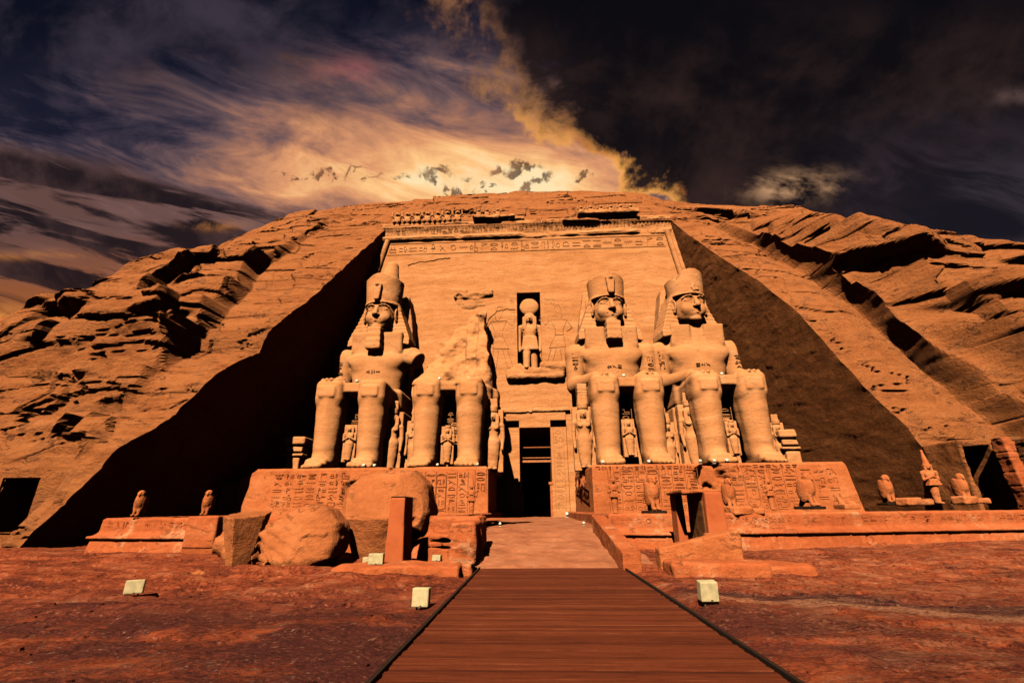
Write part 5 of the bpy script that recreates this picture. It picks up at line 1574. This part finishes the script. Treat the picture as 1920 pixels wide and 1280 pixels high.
# ================================================================== FALLEN BLOCKS
def fh(g):
    P = poly2(g.x, g.z, [(-8.5, -.2), (-8.62, 1.0), (-8.4, 1.35), (-7.75, 1.75), (-7.25, 1.92), (-6.65, 1.76), (-6.25, 1.3), (-6.12, .75), (-6.25, .32), (-6.75, .05), (-7.4, -.2)])
    fy = 14.45 + .42 * np.maximum(g.z - .3, 0) + .25 * np.maximum(g.x + 7.0, 0)
    g.F = -smin(-P, -np.maximum(fy - g.y, g.y - 16.3) + 0 * g.x, .35)
    # triangular cut of the headcloth at the low corner with a curl in it
    tri = poly2(g.x, g.z, [(-8.52, .98), (-7.62, -.1), (-7.7, -.3), (-8.48, -.3)])
    g.cut(np.maximum(tri, g.y - 15.1 - .0 * g.z), .03)
    g.add(np.maximum(tri + .02, 14.95 - g.y), .0)
    g.add(cone(g, (-7.95, 14.62, .16), (-7.85, 15.3, .18), .17, .22), .03); g.cut(cone(g, (-7.96, 14.4, .17), (-7.93, 14.8, .17), .09, .07), .02)
    chop(g, (-7.40, 15.4, .85), (1.55, 1.10, 1.25), 6, .93, 8, up=True)
    bx_, by_, bz_ = np.broadcast_arrays(g.x, g.y, g.z)
    nb_ = (np.abs(g.F) < .2) & (by_ < 15.6)
    g.F[nb_] += .022 * np.sin((bz_[nb_] * .9 + bx_[nb_] * .45) * 22) * sst(-(bx_[nb_] + .5 * bz_[nb_]), 6.7, 7.1)
    # ear in relief: a long loop open to one side
    for a in range(6):
        t0, t1 = math.pi * (.5 + a / 6.0), math.pi * (.5 + (a + 1) / 6.0)
        g.add(cone(g, (-6.98 + .19 * math.cos(t0), 14.70, .82 + .19 * math.sin(t0)), (-6.98 + .19 * math.cos(t1), 14.70, .82 + .19 * math.sin(t1)), .06, .06), .03)
    g.add(cone(g, (-6.98, 14.74, 1.01), (-6.50, 14.88, 1.0), .06, .08), .03); g.add(cone(g, (-6.98, 14.66, .63), (-6.75, 14.70, .65), .06, .05), .03)
block('carved_boulder', (-9.2, 14.2, -.3), (-4.9, 17.8, 2.3), .045, fh, M['boulder'], 'fallen rounded head block lying on its side with an ear and a hollow corner', 'fallen block', .06, 1.9, 5, sz=1.8)
def fs(g):
    k = 1.0 / (.50 + .32 * g.z)
    P = poly2((g.x + 9.42) * k, (g.y - 15.5) * k, [(-.95, .15), (-.20, -.42), (.32, .55), (.1, 1.3), (-.8, 1.2)]) / k
    g.add(np.maximum(P, np.maximum(g.z - 1.50 - .16 * (g.y - 15.5), -.3 - g.z)))
block('fallen_slab', (-11.6, 15.0, -.3), (-8.0, 18.0, 2.0), .045, fs, M['boulder'], 'upright broken sandstone slab with a sharp edge at the end of the fallen head', 'fallen block', .05, 1.5, 6)
def fc(g):
    x, y, z = np.broadcast_arrays(g.x, g.y, g.z)
    rr = .80 + z * .36
    g.add(np.maximum(np.sqrt((x + 5.58) ** 2 + (y - 17.4) ** 2) - rr, np.maximum(z - 1.45, -.2 - z)))
    P = poly2(g.x, g.z, [(-6.85, 1.25), (-7.0, 1.9), (-6.9, 2.5), (-6.4, 2.95), (-5.77, 3.15), (-4.6, 3.12), (-4.05, 2.6), (-3.85, 1.6), (-3.98, .9), (-4.4, .95), (-5.7, 1.1)])
    fy = 16.55 + .55 * np.maximum(g.z - 1.5, 0) + .35 * np.maximum(g.x + 5.0, 0)
    up = -smin(-P, -np.maximum(fy - g.y, g.y - 19.3) + 0 * g.x, .5)
    up = np.maximum(up, -(np.sqrt(((x + 4.25) / .30) ** 2 + ((y - 16.7) / .55) ** 2 + ((z - 1.75) / .65) ** 2) - 1) * .30)
    g.add(up, .03)
    chop(g, (-5.45, 17.9, 1.9), (1.75, 1.5, 1.4), 6, .96, 31, up=True)
block('carved_boulder', (-7.8, 15.6, -.3), (-3.2, 20, 3.4), .05, fc, M['boulder'], 'large fallen crown block, rounded mass above a tapering smooth drum, next to the red pillar', 'fallen block', .09, 1.2, 7)
def fb(g):
    g.add(ell(g, (-11.0, 17.6, .55), (.75, .5, .45))); g.add(ell(g, (-10.6, 17.4, .25), (.6, .5, .35)), .1); chop(g, (-10.9, 17.5, .4), (.9, .6, .6), 12, .82, 21)
block('pale_boulder', (-12, 16.8, -.2), (-9.8, 18.4, 1.2), .045, fb, M['boulder'], 'pale cracked boulder against the foot of the broken terrace wall', 'boulder', .12, 1.5, 8)
def fbl(g):
    g.add(box(g, (-12.95, 18.9, .95), (.62, .5, .58), .06)); g.add(box(g, (-12.95, 18.95, .2), (.62, .5, .5), .04))
block('parapet_block', (-13.8, 18.2, -.2), (-12.1, 19.6, 1.7), .04, fbl, M['red'], 'squared block carrying the small falcon at the broken end of the terrace wall', 'stone block', .05, 1.6, 9)
def rocks_(g):
    g.add(box(g, (-3.4, 13.6, .12), (1.4, .7, .20), .08)); g.add(box(g, (-2.3, 13.9, .15), (.55, .55, .16), .05)); g.add(ell(g, (-4.6, 14.0, .1), (1.2, .6, .2)), .1)
block('rock_ledge', (-6, 12.6, -.3), (-1.5, 15, .6), .04, rocks_, M['red'], 'low broken rock ledge under the red pillar beside the boardwalk', 'rock ledge', .09, 1.8, 10)
def chips(g):
    g.add(ell(g, (0, 0, .05), (.35, .2, .14)))
o = block('loose_stone', (-.5, -.4, -.1), (.5, .4, .3), .03, chips, M['boulder'], 'small loose stone on the ground in front of the upright slab', 'stone', .08, 4, 11)
o.location = (-9.35, 13.6, .0); o.scale = (.55, .6, .8)

# ================================================================== PILLARS BY THE STEPS
t = thing('stone_pillar', 'plain tall red plastered pillar between the fallen crown and the steps', 'pillar')
def p1(g): g.add(taper_box(g, (-4.30, 15.4, .98), (.265, .52, 1.06), .02, -.035))
g = G((-5.2, 14.5, -.3), (-3.2, 16.6, 2.4), .035); p1(g); g.noise(.012, 2, 3, 4)
obj('shaft', g.mesh('pillar_shaft', M['plaster']), t)
def pc(g): g.add(box(g, (-4.30, 15.4, 2.05), (.235, .50, .03), .01))
g = G((-5.2, 14.5, 1.8), (-3.2, 16.6, 2.3), .03); pc(g)
obj('cap', g.mesh('pillar_cap', M['dark']), t)

t = thing('open_pylon', 'open-fronted ruined red pylon with two posts and a heavy base beside the boardwalk', 'ruined gate')
g = G((5.0, 15.3, -.2), (6.7, 18.2, 2.5), .035)
g.add(taper_box(g, (5.75, 16.75, 1.0), (.31, .95, 1.15), .03, -.03)); g.noise(.014, 2, 3, 4)
obj('post', g.mesh('pylon_post', M['plaster']), t)
g = G((4.6, 16.8, -.2), (5.6, 18.4, 2.4), .035)
g.add(taper_box(g, (5.08, 17.65, 1.0), (.15, .35, 1.12), .03, -.02)); g.noise(.012, 2, 3, 5)
obj('post', g.mesh('pylon_post_thin', M['plaster']), t)
g = G((4.7, 15.5, 1.9), (6.4, 18.4, 2.5), .035)
g.add(box(g, (5.42, 16.9, 2.17), (.62, .98, .06), .02)); g.noise(.04, 2.5, 3, 6)
obj('lintel', g.mesh('pylon_lintel', M['pedestal']), t)
g = G((2.9, 12.6, -.3), (7.4, 18.6, 1.3), .045)
g.add(box(g, (4.7, 13.6, .05), (1.25, .55, .30), .08)); g.add(box(g, (6.0, 14.2, .02), (1.2, .8, .2), .1), .1); g.noise(.09, 1.6, 4, 7)
obj('footing', g.mesh('pylon_footing', M['red']), t)
g = G((3.2, 13.2, -.1), (6.6, 15.9, 1.3), .04)
x, y, z = np.broadcast_arrays(g.x, g.y, g.z)
g.add(np.maximum(box(g, (4.55, 14.35, .45), (1.15, .28, .62), .05), z - .62 - .20 * (x - 3.4))); g.noise(.03, 1.8, 3, 8)
obj('low_wall', g.mesh('pylon_low_wall', M['pedestal']), t)
g = G((4.9, 14.6, -.1), (6.6, 16.2, 1.2), .04)
g.add(box(g, (5.65, 15.35, .42), (.42, .45, .5), .05)); g.noise(.04, 1.8, 3, 9)
obj('patched_foot', g.mesh('pylon_foot', M['pedestal']), t)

g = G((5.2, 15.9, .1), (5.6, 17.6, 2.2), .03)
g.add(box(g, (5.445, 16.75, 1.05), (.03, .72, .82), .01)); g.noise(.012, 5, 3, 10)
obj('carved_panel', g.mesh('pylon_panel', M['brick'], False), t)

# ================================================================== CHAPELS, BRICK WALL
t = thing('chapel_doorway', 'small chapel with a deep dark doorway and masonry jambs at the foot of the pitted wall', 'chapel')
g = G((20.9, 24.2, 1.0), (25.6, 28.2, 5.7), .06)
g.add(box(g, (23.25, 26.6, 3.0), (.95, 1.2, 1.95), .10)); g.cut(box(g, (23.2, 25.5, 2.95), (.70, 1.7, 1.68), .04, rot=('y', -.05))); g.noise(.07, 1.3, 4, 12)
obj('masonry', g.mesh('chapel_masonry', M['hill']), t)
b = MB(); b.box((22.35, 27.1, 1.2), (24.05, 27.16, 4.75))  # near-black panel standing in for the shade inside the doorway
obj('doorway', b.mesh('chapel_shade_panel', M['dark']), t)
g = G((23.0, 23.8, 1.0), (24.6, 25.6, 5.4), .05)
g.add(box(g, (23.75, 24.55, 3.15), (.24, .35, 1.75), .02, rot=('y', -.06)))
x, y, z = np.broadcast_arrays(g.x, g.y, g.z)
nr = np.abs(g.F) < .2
g.F[nr] += .03 * (np.abs(np.sin(z[nr] * math.pi / .32)) < .12)
g.noise(.07, 2, 3, 13)
obj('jamb', g.mesh('chapel_jamb', M['red']), t)
def brick_wall():
    b = MB()
    rnd = random.Random(5)
    for r_ in range(19):
        y = 25.2 - (r_ % 2) * .22
        while y > 18.5:
            w_ = .42 + rnd.uniform(-.06, .06)
            if not (r_ > 16 and rnd.random() < .5):
                dx = rnd.uniform(-.05, .05)
                b.box((24.35 + dx, y - w_ + .03, 1.2 + r_ * .2), (24.9, y, 1.2 + r_ * .2 + .175), (.008, .008))
            y -= w_
    b.box((24.46, 18.5, .8), (24.9, 25.2, 4.6))
    o = obj('brick_wall', b.mesh('brick_wall', M['brick']))
    tag(o, 'dark rough mud-brick wall beyond the small chapel at the frame edge', 'wall')
brick_wall()
t = thing('chapel_doorway', 'tall narrow dark chapel entrance cut into the smooth rock beside the black shadowed cut', 'chapel')
b = MB()
yb = yt = 24.2
for q in ([(CHX0 - .05, yb, .75), (CHX1 + .05, yb, .75), (CHX1 + .05, 27, .75), (CHX0 - .05, 27, .75)], [(CHX0 - .05, yt, 3.5), (CHX0 - .05, 27, 3.5), (CHX1 + .05, 27, 3.5), (CHX1 + .05, yt, 3.5)],
          [(CHX0 - .02, yb, .75), (CHX0 - .02, 27, .75), (CHX0 - .02, 27, 3.5), (CHX0 - .02, yt, 3.5)], [(CHX1 + .02, yb, .75), (CHX1 + .02, yt, 3.5), (CHX1 + .02, 27, 3.5), (CHX1 + .02, 27, .75)],
          [(CHX0 - .05, 26.9, .6), (CHX1 + .05, 26.9, .6), (CHX1 + .05, 26.9, 3.7), (CHX0 - .05, 26.9, 3.7)]):
    n = len(b.V); b.V += q; b.F.append((n, n + 1, n + 2, n + 3))
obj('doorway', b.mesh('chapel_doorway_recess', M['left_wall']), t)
b = MB(); b.box((-27.15, 24.9, .76), (-26.95, 25.4, 3.2)); b.box((-26.88, 24.6, .76), (-26.68, 25.3, 3.3))
obj('door', b.mesh('chapel_door', M['wood']), t)

# ================================================================== FLOODLIGHTS
def flood(label, x, y, z, w_, h_, d_, tilt, rz, group='cream floodlight boxes on the ground'):
    t = thing('floodlight', label, 'floodlight', (x, y, z), rz, group)
    g = G((-w_, -d_ - .2, -.1), (w_, d_ + .2, h_ + .2), .018)
    g.add(box(g, (0, 0, h_ / 2 + .05), (w_ / 2, d_ / 2, h_ / 2), .012, rot=('x', tilt)))
    obj('housing', g.mesh('floodlight_housing', M['lamp'], False), t)
    for xa in (-.3, .22):
        b = MB(); b.box((w_ * xa, -.02, -.1), (w_ * (xa + .08), .04, h_ * .4))
        obj('bracket', b.mesh('floodlight_bracket', M['lampdark']), t)
    b = MB(); b.box((w_ * .02, -d_ / 2 - .03, .06), (w_ * .02 + .025, -d_ / 2 + .01, .085))
    obj('knob', b.mesh('floodlight_knob', M['lampdark']), t)
def gz(x, y):
    return float(ground_h(np.array([x]), np.array([y]))[0])
for lab, x, y, w_, h_, d_, ti, rz in [
    ('cream floodlight box turned sideways, alone far out on the red ground', -8.85, 10.85, .34, .27, .22, -.10, .55),
    ('cream floodlight box close beside the edge of the boardwalk, fallen blocks behind it', -2.15, 9.45, .31, .31, .18, -.06, -.05),
    ('cream floodlight box on the ground in front of the open pylon', 2.95, 9.05, .31, .32, .18, .10, .04),
    ('wide cream floodlight box at the foot of the fallen crown drum', -4.75, 14.15, .40, .26, .2, 0, 0),
    ('cream floodlight box overlapping a wider one in front of the fallen crown', -4.35, 13.45, .40, .27, .2, 0, 0.05),
    ('dull cream floodlight box half in shadow behind the rock ledge by the steps', -2.95, 14.75, .26, .16, .2, 0, -.1)]:
    zz = gz(x, y) + (.18 if y > 14.5 else .0) + (.12 if 13 < y < 14.5 else 0)
    flood(lab, x, y, zz, w_, h_, d_, ti, rz)
def spot_mesh():
    g = G((-.2, -.25, 0), (.2, .25, .42), .02)
    g.add(cone(g, (0, -.12, .24), (0, .10, .30), .13, .09)); g.add(box(g, (0, 0, .06), (.05, .05, .07), .01), .02); g.add(box(g, (0, 0, .02), (.12, .1, .02), .01))
    return g.mesh('spotlight', M['white'])
SP = spot_mesh()
for lab, x, y, z, s in [
    ('tiny white spotlight on the near corner of the pedestal beyond the door', 5.0, 34.6, PZ, 1.3),
    ('tiny white spotlight between the feet of the bearded flat-crowned colossus', 8.35, 34.7, PZ, 1.3),
    ('tiny white spotlight at the feet of the pale brightly lit queen', 12.0, 34.6, PZ, 1.2),
    ('tiny white spotlight just left of the dent in the carved pedestal', 13.0, 34.6, PZ, 1.2),
    ('tiny white spotlight just above the dark gap holding the broad falcon', 13.9, 34.6, PZ, 1.3),
    ('tiny white spotlight by the little toe of the broken-armed colossus', -12.8, 34.8, PZ, 1.3),
    ('tiny white spotlight at the shadowed foot of the broken-armed colossus', -12.0, 34.8, PZ, 1.2),
    ('tiny white spotlight between the feet of the ruined colossus', -7.2, 34.7, PZ, 1.1),
    ('tiny white spotlight at the pedestal corner beside the ruined colossus', -4.2, 34.6, PZ, 1.0),
    ('tiny white spotlight on the lap of the broken-armed colossus', -14.9, 36.9, PZ + 7.12, 1.4),
    ('tiny white spotlight on the rubble over the first knee of the ruined colossus', -7.9, 37.2, PZ + 7.25, 1.5),
    ('tiny white spotlight on the rubble over the outer knee of the ruined colossus', -5.4, 37.2, PZ + 7.25, 1.4),
    ('pair-mounted tiny white spotlight on the lap of the bearded colossus', 7.6, 37.0, PZ + 7.12, 1.5),
    ('tiny white spotlight on the lap of the beardless colossus', 15.6, 37.0, PZ + 7.12, 1.4),
    ('tiny cream spotlight on the floor at the sunlit jamb of the great doorway', 2.75, 43.0, 1.0, 1.6),
    ('tiny cream spotlight at the top of the steps in the shadowed corner', -1.75, 24.0, .9, .7),
    ('tiny cream spotlight at the top of the steps under the carved pedestal corner', 2.35, 24.2, .9, .7)]:
    tag(obj('spotlight', SP, None, (x, y, z), 0, s * .72), lab, 'spotlight', 'tiny spotlights around the colossi')
